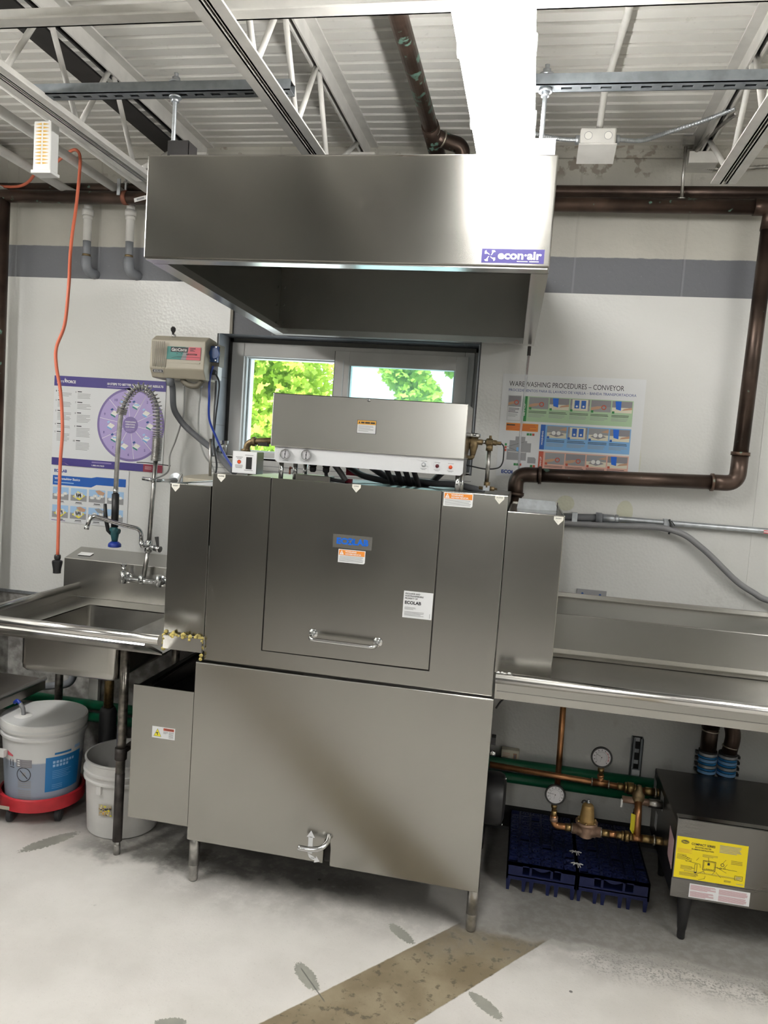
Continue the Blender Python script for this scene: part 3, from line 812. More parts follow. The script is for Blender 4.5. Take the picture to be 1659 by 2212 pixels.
# white slotted holder hanging from the left joist
t = thing('pest_strip_holder', 'white slotted plastic holder hanging from the left joist', 'holder', (-1.549, 2.2, 2.275))
q_ = MB('socket_white'); q_.box(-1.578, -1.518, 2.19, 2.23, 2.283, 2.43); q_.build('case', t, .003)
MB('socket_white').box(-1.582, -1.514, 2.186, 2.234, 2.275, 2.285).build('bottom_cap', t, .002)
MB('socket_white').tube([(-1.535, 2.21, 2.43), (-1.52, 2.21, 2.445), (-1.48, 2.21, 2.438), (-1.465, 2.21, 2.412)], .010, 8).build('hanger', t)
b = MB('trap_yellow', ((-1.548, 2.19, 2.283), *FRONT))
for k in range(12):
    w_ = .022 + k * .0105
    b.poly([(-.024, w_), (-.003, w_ - .003), (-.003, w_ + .0035)], 'trap_yellow', 2); b.poly([(.024, w_), (.003, w_ + .0035), (.003, w_ - .003)], 'trap_yellow', 2)
    b.poly([(-.024, w_), (-.003, w_ + .0035), (-.003, w_ + .001)], 'amber', 3); b.poly([(.024, w_), (.003, w_ + .001), (.003, w_ + .0035)], 'amber', 3)
part_label(b.build('slots', t), 'yellow strip seen through the slots')
# ------------------------------------------------------------------ exhaust hood
t = thing('exhaust_hood', 'stainless steel exhaust hood hanging over the dishwasher', 'hood', (-.53, 2.47, 1.945))
FL, FR, BL, BR = (-1.038, 1.900), (.004, 1.900), (-1.063, 3.05), (-.027, 3.05)
zf, zb_, ztp = 1.959, 1.944, 2.219
def wallpiece(a, c, za, zc, th, inward, name, mt='steel', top=ztp):
    d = Vector((c[0] - a[0], c[1] - a[1], 0)).normalized(); n = Vector(inward) * th
    A, Cc = Vector((a[0], a[1], 0)), Vector((c[0], c[1], 0))
    z = lambda p, h: Vector((p.x, p.y, h))
    return MB(mt).hexa([z(A, za), z(Cc, zc), z(Cc + n, zc), z(A + n, za), z(A, top), z(Cc, top), z(Cc + n, top), z(A + n, top)]).build(name, t, .0035)
wallpiece(FL, FR, zf, zf, .012, (0, 1, 0), 'front_panel')
wallpiece((FL[0], FL[1] + .013), BL, zf, zb_, .012, (1, 0, 0), 'side_panel')
wallpiece((FR[0], FR[1] + .013), BR, zf, zb_, .012, (-1, 0, 0), 'side_panel')
wallpiece(BL, BR, zb_, zb_, .012, (0, -1, 0), 'back_panel', 'steel_dull')
b = MB('steel_dull'); b.hexa([(FL[0] + .01, 1.912, 2.205), (FR[0] - .01, 1.912, 2.205), (BR[0] - .01, 3.04, 2.205), (BL[0] + .01, 3.04, 2.205), (FL[0] + .01, 1.912, 2.216), (FR[0] - .01, 1.912, 2.216), (BR[0] - .01, 3.04, 2.216), (BL[0] + .01, 3.04, 2.216)])
b.build('top_panel', t)
def rim(a, c, za, zc, inward, name):
    A, Cc = Vector((a[0], a[1], za)), Vector((c[0], c[1], zc)); n = Vector(inward)
    b = MB('steel_bright')
    for n0, n1, h0, h1 in ((0.0, .042, .0, .003), (.040, .042, .003, .022)):
        b.hexa([A + n * n0 + V(0, 0, h0), Cc + n * n0 + V(0, 0, h0), Cc + n * n1 + V(0, 0, h0), A + n * n1 + V(0, 0, h0),
                A + n * n0 + V(0, 0, h1), Cc + n * n0 + V(0, 0, h1), Cc + n * n1 + V(0, 0, h1), A + n * n1 + V(0, 0, h1)])
    return b.build(name, t)
rim((-1.034, 1.905), (.0, 1.905), zf - .004, zf - .004, (0, 1, 0), 'rim'); rim((-1.063, 3.05), (-.027, 3.05), zb_ - .004, zb_ - .004, (0, -1, 0), 'rim')
rim((-1.037, 1.95), (-1.062, 3.01), zf - .004, zb_ - .004, (1, 0, 0), 'rim'); rim((.003, 1.95), (-.026, 3.01), zf - .004, zb_ - .004, (-1, 0, 0), 'rim')
b = MB('steel_dull')
for x in (-1.035, -.055):
    for z in (1.99, 2.06, 2.13): b.cyl((x, 3.038, z), (x, 3.030, z), .005, seg=8)
b.build('screws', t)
for x in (-1.0, -.028):
    b = MB('black_steel' if x < -.5 else 'galvanized')
    b.box(x - .038, x + .022, 2.005, 2.06, 2.29, 2.297); b.box(x - .038, x - .033, 2.005, 2.06, 2.216, 2.29); b.box(x + .017, x + .022, 2.005, 2.06, 2.216, 2.29); b.prism([(-.038, .074), (-.038, .0), (-.032, .0), (-.012, .034), (.022, .034), (.022, .074)], (x, 2.010, 2.219), *FRONT, .005)
    b.build('hanger_bracket', t)
MB('steel_dull').box(-1.0, -.03, 1.945, 1.975, 2.214, 2.2365).build('stiffener', t)
for x in (-1.040, -.042):
    r = thing('threaded_rod', 'threaded rod with nuts holding up the %s end of the hood' % ('left' if x < -.5 else 'right'), 'rod', (x, 2.04, 2.29), 'hood hanger rods')
    P = [(x, 2.04, 2.285 + i * .004) for i in range(52)]
    MB('galvanized').tube(P, [.0062 if i % 2 else .0054 for i in range(52)], 10).build('rod', r)
    for z0, z1, rr in ((2.423, 2.429, .017), (2.412, 2.423, .011), (2.461, 2.466, .019), (2.466, 2.478, .011), (2.298, 2.308, .011)):
        MB('galvanized').cyl((x, 2.04, z0), (x, 2.04, z1), rr, seg=6 if rr < .015 else 16).build('nut' if rr < .015 else 'washer', r)
# maker's badge
b = MB('badge_violet', ((-.158, 1.8995, 1.9665), *FRONT)); b.sheet(0, 0, .148, .033, 'badge_violet')
def fan(cx, cy_, r, m_):
    for k in range(4):
        a = k * PI / 2
        pts = [(.12, .10), (.35, .42), (.30, .95), (.75, .95), (.95, .70), (.62, .62), (.30, .12)]
        b.poly([(cx + r * (p[0] * math.cos(a) - p[1] * math.sin(a)), cy_ + r * (p[0] * math.sin(a) + p[1] * math.cos(a))) for p in pts], m_, 2)
fan(.020, .0165, .0135, 'white_gloss')
b.text('econ·air', .039, .0085, .103, .019, 'white_gloss', 2, .03); b.rect(.085, .0035, .110, .0052, 'white_gloss', 2); b.rect(.114, .0035, .136, .0052, 'white_gloss', 2)
part_label(b.build('badge', t), 'violet badge with white lettering')

# ------------------------------------------------------------------ conveyor dishwasher
D = thing('dishwasher', 'large stainless conveyor dishwasher standing below the hood', 'dishwasher', (-.53, 2.62, 0))
YF = 2.335
LX0, LX1, UX0, UX1 = -1.022, -.052, -1.000, -.059
b = MB('steel')
b.prism([(LX0, .166), (-.5525, .164), (-.5525, .215), (-.549, .246), (-.541, .253), (-.533, .246), (-.5295, .215), (-.5295, .158), (LX1, .154), (LX1, .768), (LX0, .772)], (0, YF + .008, 0), *FRONT, .018)
b.box(LX0, LX1, YF - .0105, YF + .012, .7675, .7705, 'steel_bright'); b.build('lower_panel', D, .002)  # thin brighter strip paints the highlight along the top lip
b = MB('steel_dull'); b.box(LX0 + .012, LX1 - .012, YF + .02, 2.93, .25, .772); b.box(LX0 + .02, LX1 - .02, YF + .03, 2.92, .165, .25, 'black_steel'); b.build('tank', D)
b = MB('steel_dull'); b.box(UX0 + .004, UX1 - .004, YF + .022, 2.93, .774, 1.382); b.build('wash_chamber', D, .003)
DX0, DX1, DZ = -.8025, -.2585, .8325
b = MB('steel')
b.prism([(UX0, .778), (UX1, .776), (UX1, 1.391), (DX1 + .002, 1.391), (DX1 + .002, DZ - .002), (DX0 - .002, DZ), (DX0 - .002, 1.391), (UX0, 1.391)], (0, YF + .022, 0), *FRONT, .022)
b.build('front_frame', D, .0015)
MB('dark_gap').box(DX0 - .003, DX1 + .003, YF + .006, YF + .012, DZ - .003, 1.388).build('door_gap', D)
door = MB('steel').box(DX0 + .001, DX1 - .001, YF + .001, YF + .012, DZ + .001, 1.390).build('door', D, .0012)
hb = MB('chrome')
hb.tube(round_path([(-.634, YF, .9065), (-.634, YF - .045, .899), (-.424, YF - .045, .896), (-.424, YF, .903)], .018), .0062, 12)
for x, z in ((-.634, .9065), (-.424, .903)): hb.lathe((x, YF + .001, z), (0, -1, 0), [(.0145, 0), (.0145, .003), (.010, .006), (.007, .007)], 18)
hb.build('handle', door)
def sticker(name, O, parent): return MB('paper', (O, *FRONT))
# pointed rack size markers
for nm, x, z in (('X-LONG', -.9710, 1.3895), ('LONG', -.5255, 1.3905), ('X-LONG', -.0840, 1.390), ('SHORT', -1.1265, 1.3465), ('SHORT', .0935, 1.342)):
    b = MB('paper_warm', ((x, YF - .0006, z), *FRONT)); hw = .0138
    b.prism([(-hw, 0), (-hw, -.010), (0, -.0255), (hw, -.010), (hw, 0)], b.O - b.N * .0004, b.U, b.W, .0006, 'paper_warm')
    tw = {'X-LONG': .019, 'LONG': .0145, 'SHORT': .017}[nm]
    b.text(nm, -tw / 2, -.0075, tw, .0036, 'ink', 2, .02); b.line((-.006, -.012), (-.001, -.018), .0005, 'ink_grey')
    b.build('size_marker', D)
# maker's plate on the door
b = MB('steel', ((-.5895, YF, 1.1885), *FRONT)); b.sheet(0, 0, .1255, .042, 'steel_dull', .0005)
for a, c in (((0, 0), (.1255, 0)), ((.1255, 0), (.1255, .042)), ((.1255, .042), (0, .042)), ((0, .042), (0, 0))): b.line(a, c, .0012, 'steel_bright')
b.text('EC', .012, .0115, .0335, .0205, 'brand_blue', 2, .045)
b.text('LAB', .0655, .0115, .049, .0205, 'brand_blue', 2, .045)
b.ring(.0555, .0217, .0042, .0112, 'brand_blue', 2)
for k in range(4):
    a = PI / 4 + k * PI / 2; b.line((.0555 + .002 * math.cos(a), .0217 + .002 * math.sin(a)), (.0555 + .009 * math.cos(a), .0217 + .009 * math.sin(a)), .0022, 'steel_bright', 3)
part_label(b.build('name_plate', door), 'name plate with blue lettering')
def warn(x, z, wd, ht, parent):
    b = MB('paper', ((x, YF - .0004, z), *FRONT)); b.sheet(0, 0, wd, ht, 'white_gloss', .0005, .004)
    b.rect(.002, ht * .56, wd - .002, ht - .002, 'orange_ink', 1); b.poly([(.004, ht * .60), (.018, ht * .60), (.011, ht * .93)], 'white_gloss', 2)
    b.rect(.0104, ht * .68, .0117, ht * .82, 'orange_ink', 3); b.rect(.0104, ht * .63, .0117, ht * .66, 'orange_ink', 3)
    b.text('WARNING', .022, ht * .78, wd * .42, ht * .12, 'white_gloss', 2, .03); b.text('ADVERTENCIA', .022, ht * .61, wd * .60, ht * .12, 'white_gloss', 2, .03)
    b.bars(.004, .003, wd - .004, ht * .53, 6, 'ink_grey', 2, .4, 5)
    return part_label(b.build('warning_label', parent), 'white label with orange warning heading')
warn(-.5695, 1.143, .0865, .0415, door); warn(-.2520, 1.3465, .0885, .0415, D)
b = MB('paper', ((-.3530, YF, .9905), *FRONT)); b.sheet(0, 0, .0915, .0835, 'paper')
for i, s in enumerate(('EXCLUSIVE AND', 'NONTRANSFERABLE', 'PROPERTY OF')): b.text(s, .005, .0735 - i * .0075, (.046, .057, .039)[i], .0048, 'ink', 2, .02)
b.text('ECOLAB', .005, .0425, .051, .0105, 'ink', 2, .04); b.bars(.005, .0255, .042, .0345, 3, 'mid_grey', 2, .4, 3); b.bars(.005, .006, .072, .021, 4, 'mid_grey', 2, .4, 4)
b.rect(.084, .004, .0855, .018, 'ink_grey', 2)
part_label(b.build('property_label', door), 'white property label with black print')
# loading and unloading cowls
def cowl(x0, x1, z0, z1):
    b = MB('steel'); yb = 2.93
    b.box(x0, x1, YF, YF + .012, z0, z1); b.box(x0, x1, yb - .012, yb, z0 + .05, z1)
    b.box(x0, x0 + .004, YF + .012, yb - .012, z0 + .30, z1); b.box(x1 - .004, x1, YF + .012, yb - .012, z0 + .30, z1)
    b.box(x0, x1, YF + .012, yb - .012, z1 - .012, z1 - .006)
    return b.build('cowl', D, .0025)
cowl(-1.146, -1.004, .852, 1.3485); cowl(-.0575, .1115, .852, 1.3455)
b = MB('galvanized'); b.prism([(-.035, 1.338), (.100, 1.341), (.088, 1.372), (-.03, 1.374)], (0, 2.62, 0), *FRONT, .004); b.box(.093, .0955, 2.55, 2.552, 1.34, 1.372, 'black'); b.build('cowl_flap', D)
MB('white_gloss').hexa([(-1.10, 2.37, 1.345), (-1.005, 2.37, 1.345), (-1.005, 2.47, 1.345), (-1.10, 2.47, 1.345), (-1.10, 2.37, 1.349), (-1.005, 2.37, 1.349), (-1.005, 2.47, 1.356), (-1.04, 2.47, 1.356)]).build('cowl_lid', D)
# legs
for x, y in ((-1.0135, 2.374), (-.0675, 2.374), (-1.0, 2.90), (-.075, 2.90)):
    leg = MB('pipe_steel').cyl((x, y, .055), (x, y, .18), .0178, seg=20).build('leg', D)
    MB('pipe_steel').lathe((x, y, 0), (0, 0, 1), [(.0125, 0), (.0155, .004), (.0165, .03), (.0165, .052), (.0182, .053), (.0182, .057), (.0165, .058)], 20).build('foot', leg)
# drain lever in its slot, arrow sticker
b = MB('chrome'); b.tube(spline([(-.541, YF + .05, .262), (-.538, YF - .005, .258), (-.537, YF - .03, .247), (-.552, YF - .052, .236), (-.585, YF - .062, .232), (-.622, YF - .066, .234)], 6), .0085, 12); b.build('drain_lever', D)
MB('dark_gap').box(-.553, -.529, YF + .012, YF + .016, .16, .25).build('slot_backing', D)
b = MB('paper', ((-.597, YF - .0104, .20), *FRONT))
b.prism([(-.0075, -.01), (.0075, -.01), (.0075, .044), (.0135, .044), (0, .066), (-.0135, .044), (-.0075, .044)], b.O - b.N * .0004, b.U, b.W, .0006, 'paper')
b.prism([(-.006, -.0125), (.002, -.014), (.012, -.018), (.020, -.0245), (.0225, -.016), (.0345, -.032), (.0155, -.0385), (.017, -.031), (.007, -.029), (-.002, -.023)], b.O - b.N * .0004, b.U, b.W, .0006, 'paper')
b.text('OPEN', -.0055, .043, .011, .0036, 'ink', 2, .02); b.text('CLOSE', .004, -.0255, .012, .0036, 'ink', 2, .02); b.line((0, -.006), (0, .002), .0006, 'ink_grey')
part_label(b.build('arrow_sticker', D), 'white open and close arrow sticker')
# scrap box at the left end
b = MB('steel_dull'); sx0, sx1, sz0, sz1 = -1.2520, -1.0335, .196, .660
b.box(sx0, sx1, 2.350, 2.358, sz0, sz1, 'steel'); b.box(sx0, sx0 + .006, 2.358, 2.86, sz0 + .01, sz1 - .01); b.box(sx1 - .006, sx1, 2.358, 2.86, sz0 + .01, sz1 - .01)
b.box(sx0, sx1, 2.358, 2.86, sz0, sz0 + .01); b.box(sx0 + .006, sx1 - .006, 2.358, 2.86, sz1 - .10, sz1 - .09, 'black_steel'); b.box(sx0, sx1, 2.852, 2.86, sz0, sz1)
b.box(sx1, LX0 + .02, 2.40, 2.43, .60, .62); b.box(sx1, LX0 + .02, 2.40, 2.43, .40, .42)
box_ = b.build('scrap_box', D, .0015)
b = MB('paper', ((-1.1765, 2.350, .4865), *FRONT)); b.sheet(0, 0, .0825, .0395, 'white_gloss')
b.poly([(.006, .006), (.034, .006), (.020, .033)], 'ink', 1); b.poly([(.0075, .007), (.0325, .007), (.020, .0312)], 'yellow_sign', 2)
b.poly([(.012, .018), (.018, .0165), (.0205, .010), (.0225, .0105), (.021, .017), (.024, .0195), (.019, .0205)], 'ink', 3)
b.rect(.041, .028, .079, .0365, 'red_ink', 1); b.text('WARNING', .047, .030, .029, .0045, 'ink', 2, .02); b.bars(.041, .017, .058, .026, 3, 'ink_grey', 2, .45, 2); b.bars(.061, .004, .079, .026, 7, 'ink_grey', 2, .4, 6)
part_label(b.build('warning_label', box_), 'white label with yellow triangle')
# pump motor showing at the right side
b = MB('black'); b.lathe((-.05, 2.60, .342), (1, 0, 0), [(.080, -.03), (.088, 0), (.088, .035), (.082, .050), (.060, .058), (.0, .060)], 32)
b.lathe((.002, 2.60, .415), (1, 0, 0), [(.004, 0), (.004, .004)], 8, 'chrome'); b.lathe((.002, 2.58, .262), (1, 0, 0), [(.004, 0), (.004, .004)], 8, 'chrome')
part_label(b.build('pump_motor', D), 'black round pump motor')
b = MB('black'); b.box(-.052, -.038, 2.44, 2.47, .585, .61); b.cyl((-.052, 2.44, .56), (-.036, 2.44, .56), .008, m='chrome'); b.tube(spline([(-.046, 2.46, .70), (-.035, 2.46, .72), (-.01, 2.47, .755), (.0, 2.5, .80)], 6), .003, 8); b.build('side_fittings', D)
# control box standing on posts
cb = MB('steel_lit').box(-.8425, -.2065, 2.420, 2.62, 1.491, 1.6635).build('control_box', D, .0025)
b = MB('white_gloss'); P = [(-.830 + .012, 1.4385), (-.2085 - .008, 1.4385), (-.2085, 1.4465), (-.2085, 1.492), (-.830, 1.492), (-.830, 1.4505)]
b.prism(P, (0, 2.434, 0), *FRONT, .004); b.box(-.828, -.212, 2.434, 2.60, 1.440, 1.4905, 'steel_dull')
b.build('control_strip', cb)
def gauge(bm, c, n, r, rim_m='chrome', dial='dial', ang=1.2):
    n = Vector(n).normalized(); bm.lathe(c, n, [(r, 0), (r * 1.02, .006), (r * .97, .012), (r * .85, .012), (r * .84, .008)], 32, rim_m, False)
    up = Vector((0, 0, 1)); u = up.cross(n).normalized(); w_ = n.cross(u)
    bm.O, bm.U, bm.W, bm.N = Vector(c) + n * .0085, u, w_, n
    bm.disc(0, 0, r * .85, dial, 0, 32)
    for k in range(11):
        a = math.radians(225 - 27 * k); bm.line((r * .62 * math.cos(a), r * .62 * math.sin(a)), (r * .76 * math.cos(a), r * .76 * math.sin(a)), r * .05, 'ink', 1)
    bm.ring(0, 0, r * .50, r * .53, 'ink_grey', 1, math.radians(-45), math.radians(225), 24)
    return bm
for x, z in ((-.7910, 1.4672), (-.7195, 1.4690)):
    b = gauge(MB(), (x, 2.430, z), (0, -1, 0), .0170)
    b.poly([(-.0016, -.012), (.0004, -.012), (.0022, .011), (-.0006, .0105)], 'ink', 2); b.disc(0, 0, .0022, 'ink', 3); b.rect(-.003, -.0125, .003, -.0105, 'ink', 2); b.rect(-.004, .0015, .004, .0022, 'ink_grey', 2)
    b.O = V(x, 2.430, z); b.rect(-.010, -.0225, .010, -.0213, 'ink_grey', 0)
    b.build('gauge', cb)
for x, z, mm, r in ((-.3335, 1.4650, 'white_gloss', .0072), (-.2905, 1.4635, 'lamp_dark', .0062), (-.2480, 1.4630, 'lamp_red', .0062)):
    b = MB('pipe_steel'); b.lathe((x, 2.4305, z), (0, -1, 0), [(r, 0), (r * .9, .003), (r * .75, .004)], 20, 'galvanized' if mm == 'white_gloss' else mm); b.lathe((x, 2.4275, z), (0, -1, 0), [(r * .7, 0), (r * .55, .004), (0, .0055)], 20, mm)
    b.O, b.U, b.W, b.N = V(x, 2.430, z), V(1, 0, 0), V(0, 0, 1), V(0, -1, 0)
    b.rect(-.009, .0105, .009, .0118, 'ink_grey', 0); b.rect(-.010, -.0125, .010, -.0113, 'ink_grey', 0); b.rect(-.006, -.0155, .006, -.0143, 'ink_grey', 0)
    b.build('indicator_button', cb)
b = MB('chrome'); b.lathe((-.5225, 2.4205, 1.6575), (0, -1, 0), [(.006, 0), (.006, .004), (.004, .006), (0, .0065)], 16); b.build('cover_screw', cb)
b = MB('paper', ((-.5560, 2.420, 1.5505), *FRONT)); b.sheet(0, 0, .0625, .0425, 'ink'); b.rect(.0012, .0012, .0613, .0413, 'paper', 1); b.rect(.0012, .0285, .0613, .0413, 'amber', 2)
b.poly([(.0045, .0315), (.0105, .0315), (.0075, .0385)], 'ink', 3); b.rect(.013, .032, .024, .037, 'ink', 3); b.rect(.026, .032, .042, .037, 'ink', 3); b.rect(.044, .032, .058, .037, 'ink', 3); b.bars(.005, .006, .056, .026, 6, 'ink_grey', 2, .35, 3)
part_label(b.build('caution_label', cb), 'amber and white caution label')
for x, y in ((-.8105, 2.45), (-.7870, 2.53), (-.7700, 2.59), (-.2245, 2.45), (-.2165, 2.50), (-.23, 2.58)):
    MB('chrome').cyl((x, y, 1.382), (x, y, 1.442), .0078).build('post', D)
b = MB('steel_dull'); b.box(-.775, -.655, 2.50, 2.56, 1.382, 1.402); b.build('base_block', D, .002)
for x in (-.722, -.676): MB('rubber').lathe((x, 2.52, 1.44), (0, 0, -1), [(.013, 0), (.013, .008), (.010, .010), (.012, .013), (.011, .024), (.007, .028)], 12).build('cable_gland', D)
MB('rubber').tube(spline([(-.676, 2.52, 1.42), (-.672, 2.52, 1.400), (-.65, 2.52, 1.391), (-.61, 2.52, 1.388)], 6), .006, 8).build('cable', D)
# small switch box on the left
sw = MB('steel').box(-.9490, -.8650, 2.364, 2.428, 1.395, 1.4675).build('switch_box', D, .002)
b = MB('white_gloss', ((-.9475, 2.364, 1.3965), *FRONT)); b.sheet(0, 0, .081, .0705, 'white_gloss'); b.rect(.046, .014, .066, .053, 'black', 1)
b.disc(.0225, .036, .0065, 'lamp_dark', 1); b.disc(.0225, .036, .0052, 'lamp_red', 2)
for y_, w_ in ((.0515, .024), (.0475, .016), (.0255, .026), (.0215, .026), (.0175, .022)): b.rect(.0225 - w_ / 2, y_ - .001, .0225 + w_ / 2, y_ + .001, 'ink_grey', 2)
b.rect(.042, .058, .070, .060, 'ink_grey', 2); b.rect(.041, .0095, .070, .0115, 'ink_grey', 2); b.build('switch_plate', sw)
# hoses, red tape and pipe behind the control box
hs = [[(-.62, 2.60, 1.44), (-.58, 2.70, 1.405), (-.46, 2.75, 1.388), (-.36, 2.74, 1.392), (-.30, 2.68, 1.440)], [(-.54, 2.62, 1.44), (-.50, 2.70, 1.41), (-.43, 2.74, 1.402), (-.33, 2.70, 1.398), (-.25, 2.68, 1.40), (-.15, 2.66, 1.385)]]
for h in hs: MB('hose_grey').tube(spline(h, 8), .0115, 12).build('hose', D)
for x in (-.49, -.455, -.425, -.395): MB('hose_grey').tube([(x, 2.62, 1.445), (x + .012, 2.70, 1.385)], .0095, 10).build('hose', D)
MB('hose_light').tube(spline([(-.655, 2.55, 1.44), (-.635, 2.56, 1.415), (-.615, 2.56, 1.388)], 6), .010, 10).build('hose', D)
b = MB('red_tape'); b.box(-.64, -.598, 2.66, 2.68, 1.405, 1.435); b.box(-.63, -.60, 2.58, 2.60, 1.380, 1.395); b.build('red_wrap', D)
t = thing('wall_pipe', 'brown pipe running along the wall behind the dishwasher top', 'pipe', (-.6, 2.98, 1.36))
MB('brass_dull').tube([(-1.10, 2.98, 1.352), (-.12, 2.98, 1.375)], .0135, 12).build('pipe_run', t)
b = MB('rust_red'); b.lathe((-.955, 2.98, 1.355), (1, 0, 0), [(.017, 0), (.017, .012)], 12); b.box(-.952, -.946, 2.976, 2.984, 1.36, 1.40); b.tube([(-.949, 2.98, 1.40), (-.945, 2.97, 1.408), (-.938, 2.97, 1.405)], .004, 8); b.build('pipe_hanger', t)
# supply fittings either side of the control box
t = thing('supply_elbow', 'dark brown pipe elbow entering the left end of the control box', 'pipe fitting', (-.93, 2.55, 1.392))
b = MB('brass_dull'); b.tube(round_path([(-.952, 2.55, 1.385), (-.980, 2.55, 1.497), (-.838, 2.55, 1.513)], .035, 8), .0115, 14)
b.lathe((-.953, 2.55, 1.500), (1, .0, .1), [(.0165, 0), (.0165, .012)], 14); b.lathe((-.975, 2.55, 1.463), (-.2, 0, 1), [(.0165, 0), (.0165, .012)], 14); b.box(-.930, -.895, 2.54, 2.56, 1.487, 1.500, 'dark_gap'); b.build('elbow', t)
t = thing('vacuum_breaker', 'brass vacuum breaker and valve fittings right of the control box', 'valve', (-.16, 2.60, 1.391))
b = MB('brass_dull'); b.lathe((-.194, 2.60, 1.505), (0, 0, 1), [(.007, 0), (.009, .006), (.012, .02), (.0145, .03), (.0145, .062)], 18)
b.cyl((-.21, 2.60, 1.551), (-.165, 2.60, 1.551), .0095); b.cyl((-.218, 2.60, 1.551), (-.205, 2.60, 1.551), .012); b.tube(round_path([(-.194, 2.60, 1.512), (-.195, 2.60, 1.497), (-.218, 2.60, 1.497)], .012), .0075, 10); b.build('body', t)
MB('chrome').lathe((-.193, 2.60, 1.566), (0, 0, 1), [(.0195, 0), (.0205, .003), (.0205, .010), (.017, .013), (.0, .0135)], 18).build('cap', t)
b = MB('brass_dull'); b.cyl((-.165, 2.60, 1.5525), (-.155, 2.60, 1.5525), .007, m='chrome'); b.lathe((-.155, 2.60, 1.5535), (1, 0, -.05), [(.008, 0), (.0125, .004), (.0125, .022), (.009, .024), (.009, .036), (.006, .038), (.006, .052)], 14); b.cyl((-.140, 2.60, 1.563), (-.140, 2.60, 1.575), .0045); b.build('valve_body', t)
b = MB('brass_dull'); b.cyl((-.141, 2.60, 1.524), (-.141, 2.60, 1.545), .0115); b.cyl((-.141, 2.60, 1.418), (-.141, 2.60, 1.53), .0072, m='pipe_steel'); b.cyl((-.1395, 2.60, 1.402), (-.1395, 2.60, 1.42), .0105); b.box(-.151, -.129, 2.59, 2.61, 1.391, 1.408, 'galvanized'); b.cyl((-.165, 2.60, 1.399), (-.118, 2.60, 1.397), .0055); b.cyl((-.122, 2.60, 1.392), (-.122, 2.60, 1.406), .009); b.build('riser', t)
MB('wire_black').tube(spline([(-.103, 2.60, 1.551), (-.094, 2.60, 1.541), (-.092, 2.60, 1.515), (-.094, 2.60, 1.487), (-.108, 2.60, 1.469), (-.15, 2.60, 1.463), (-.19, 2.60, 1.468), (-.222, 2.60, 1.472)], 6), .0022, 8).build('wire', t)
t = thing('drain_tube', 'thin clear tube hanging down from the right back corner of the hood', 'tube', (-.045, 3.03, 1.45))
MB('clear_tube').tube([(-.043, 3.03, 1.935), (-.05, 3.03, 1.60), (-.045, 3.05, 1.44)], .005, 10).build('tube', t)
b = MB('rust_red'); b.cyl((-.043, 3.03, 1.90), (-.044, 3.03, 1.83), .003); b.cyl((-.043, 3.03, 1.90), (-.043, 3.03, 1.935), .007, m='dark_gap'); b.build('fitting', t)
# ------------------------------------------------------------------ left: sink table, faucet, buckets, dispenser
t = thing('sink_table', 'stainless sink table with splash back left of the dishwasher', 'sink', (-1.6, 2.55, 0))
TX0, TX1, TY0, TY1, DZt = -1.862, -1.13, 2.185, 2.965, .79
BX0, BX1, BY0, BY1, BZ = -1.728, -1.362, 2.42, 2.848, .632
b = MB('steel_table')
for x0, x1, y0, y1 in ((TX0, BX0, TY0 + .115, TY1), (BX1, TX1, TY0 + .115, TY1), (BX0, BX1, TY0 + .115, BY0), (BX0, BX1, BY1, TY1)): b.box(x0, x1, y0, y1, DZt - .004, DZt)
b.box(TX0, TX0 + .004, TY0, TY1, DZt, .835)
b.build('deck', t)
b = MB('steel_bright'); b.tube([(TX0 - .02, TY0 + .005, .867), (TX1 + .045, TY0 + .005, .867)], .0165, 16); b.prism([(-.012, .058), (.012, .044), (.112, .0), (.116, .004), (.020, .054), (.0, .074)], (TX0, TY0 + .004, .79), (0, 1, 0), (0, 0, 1), TX1 - TX0); b.build('front_rim', t)
b = MB('steel_table'); b.tube([(TX0 + .006, TY0, .836), (TX0 + .006, TY1 + .012, .836)], .0145, 14); b.build('left_rim', t)
b = MB('steel_table'); b.prism([(TY1, DZt), (TY1, .952), (3.085, .985), (3.092, .985), (3.092, .94), (TY1 + .006, .905), (TY1 + .006, DZt)], (-1.925, 0, 0), (0, 1, 0), (0, 0, 1), .80); b.build('splash_back', t, .002)
b = MB('white'); b.add([(-1.885, 2.998, .9635), (-1.825, 2.998, .9635), (-1.825, 3.028, .9725), (-1.885, 3.028, .9725)], [(0, 1, 2, 3)]); b.build('label', t)
b = MB('steel_table'); r = .03
def basin(off, z0):
    x0, x1, y0, y1 = BX0 - off, BX1 + off, BY0 - off, BY1 + off; P = []
    for cx, cy_, a0 in ((x1 - r, y1 - r, 0), (x0 + r, y1 - r, 90), (x0 + r, y0 + r, 180), (x1 - r, y0 + r, 270)):
        for k in range(5): a = math.radians(a0 + k * 22.5); P.append((cx + r * math.cos(a), cy_ + r * math.sin(a)))
    return P
def bowl(off, zt, zb):
    P = basin(off, 0); n = len(P); cx, cy_ = (BX0 + BX1) / 2, (BY0 + BY1) / 2; vs, fs = [], []
    for sc, z in ((1, zt), (1, zb + .03), (.992, zb + .01), (.95, zb), (0.02, zb)):
        for x, y in P: vs.append((cx + (x - cx) * sc, cy_ + (y - cy_) * sc, z))
    for i in range(4):
        for k in range(n): k2 = (k + 1) % n; fs.append((i * n + k, i * n + k2, (i + 1) * n + k2, (i + 1) * n + k))
    b.add(vs, fs, None, True)
bowl(0, DZt, BZ + .006); bowl(.005, DZt, BZ)
b.cyl((-1.48, 2.58, BZ + .002), (-1.48, 2.58, BZ + .012), .04, m='chrome'); b.build('sink_basin', t)
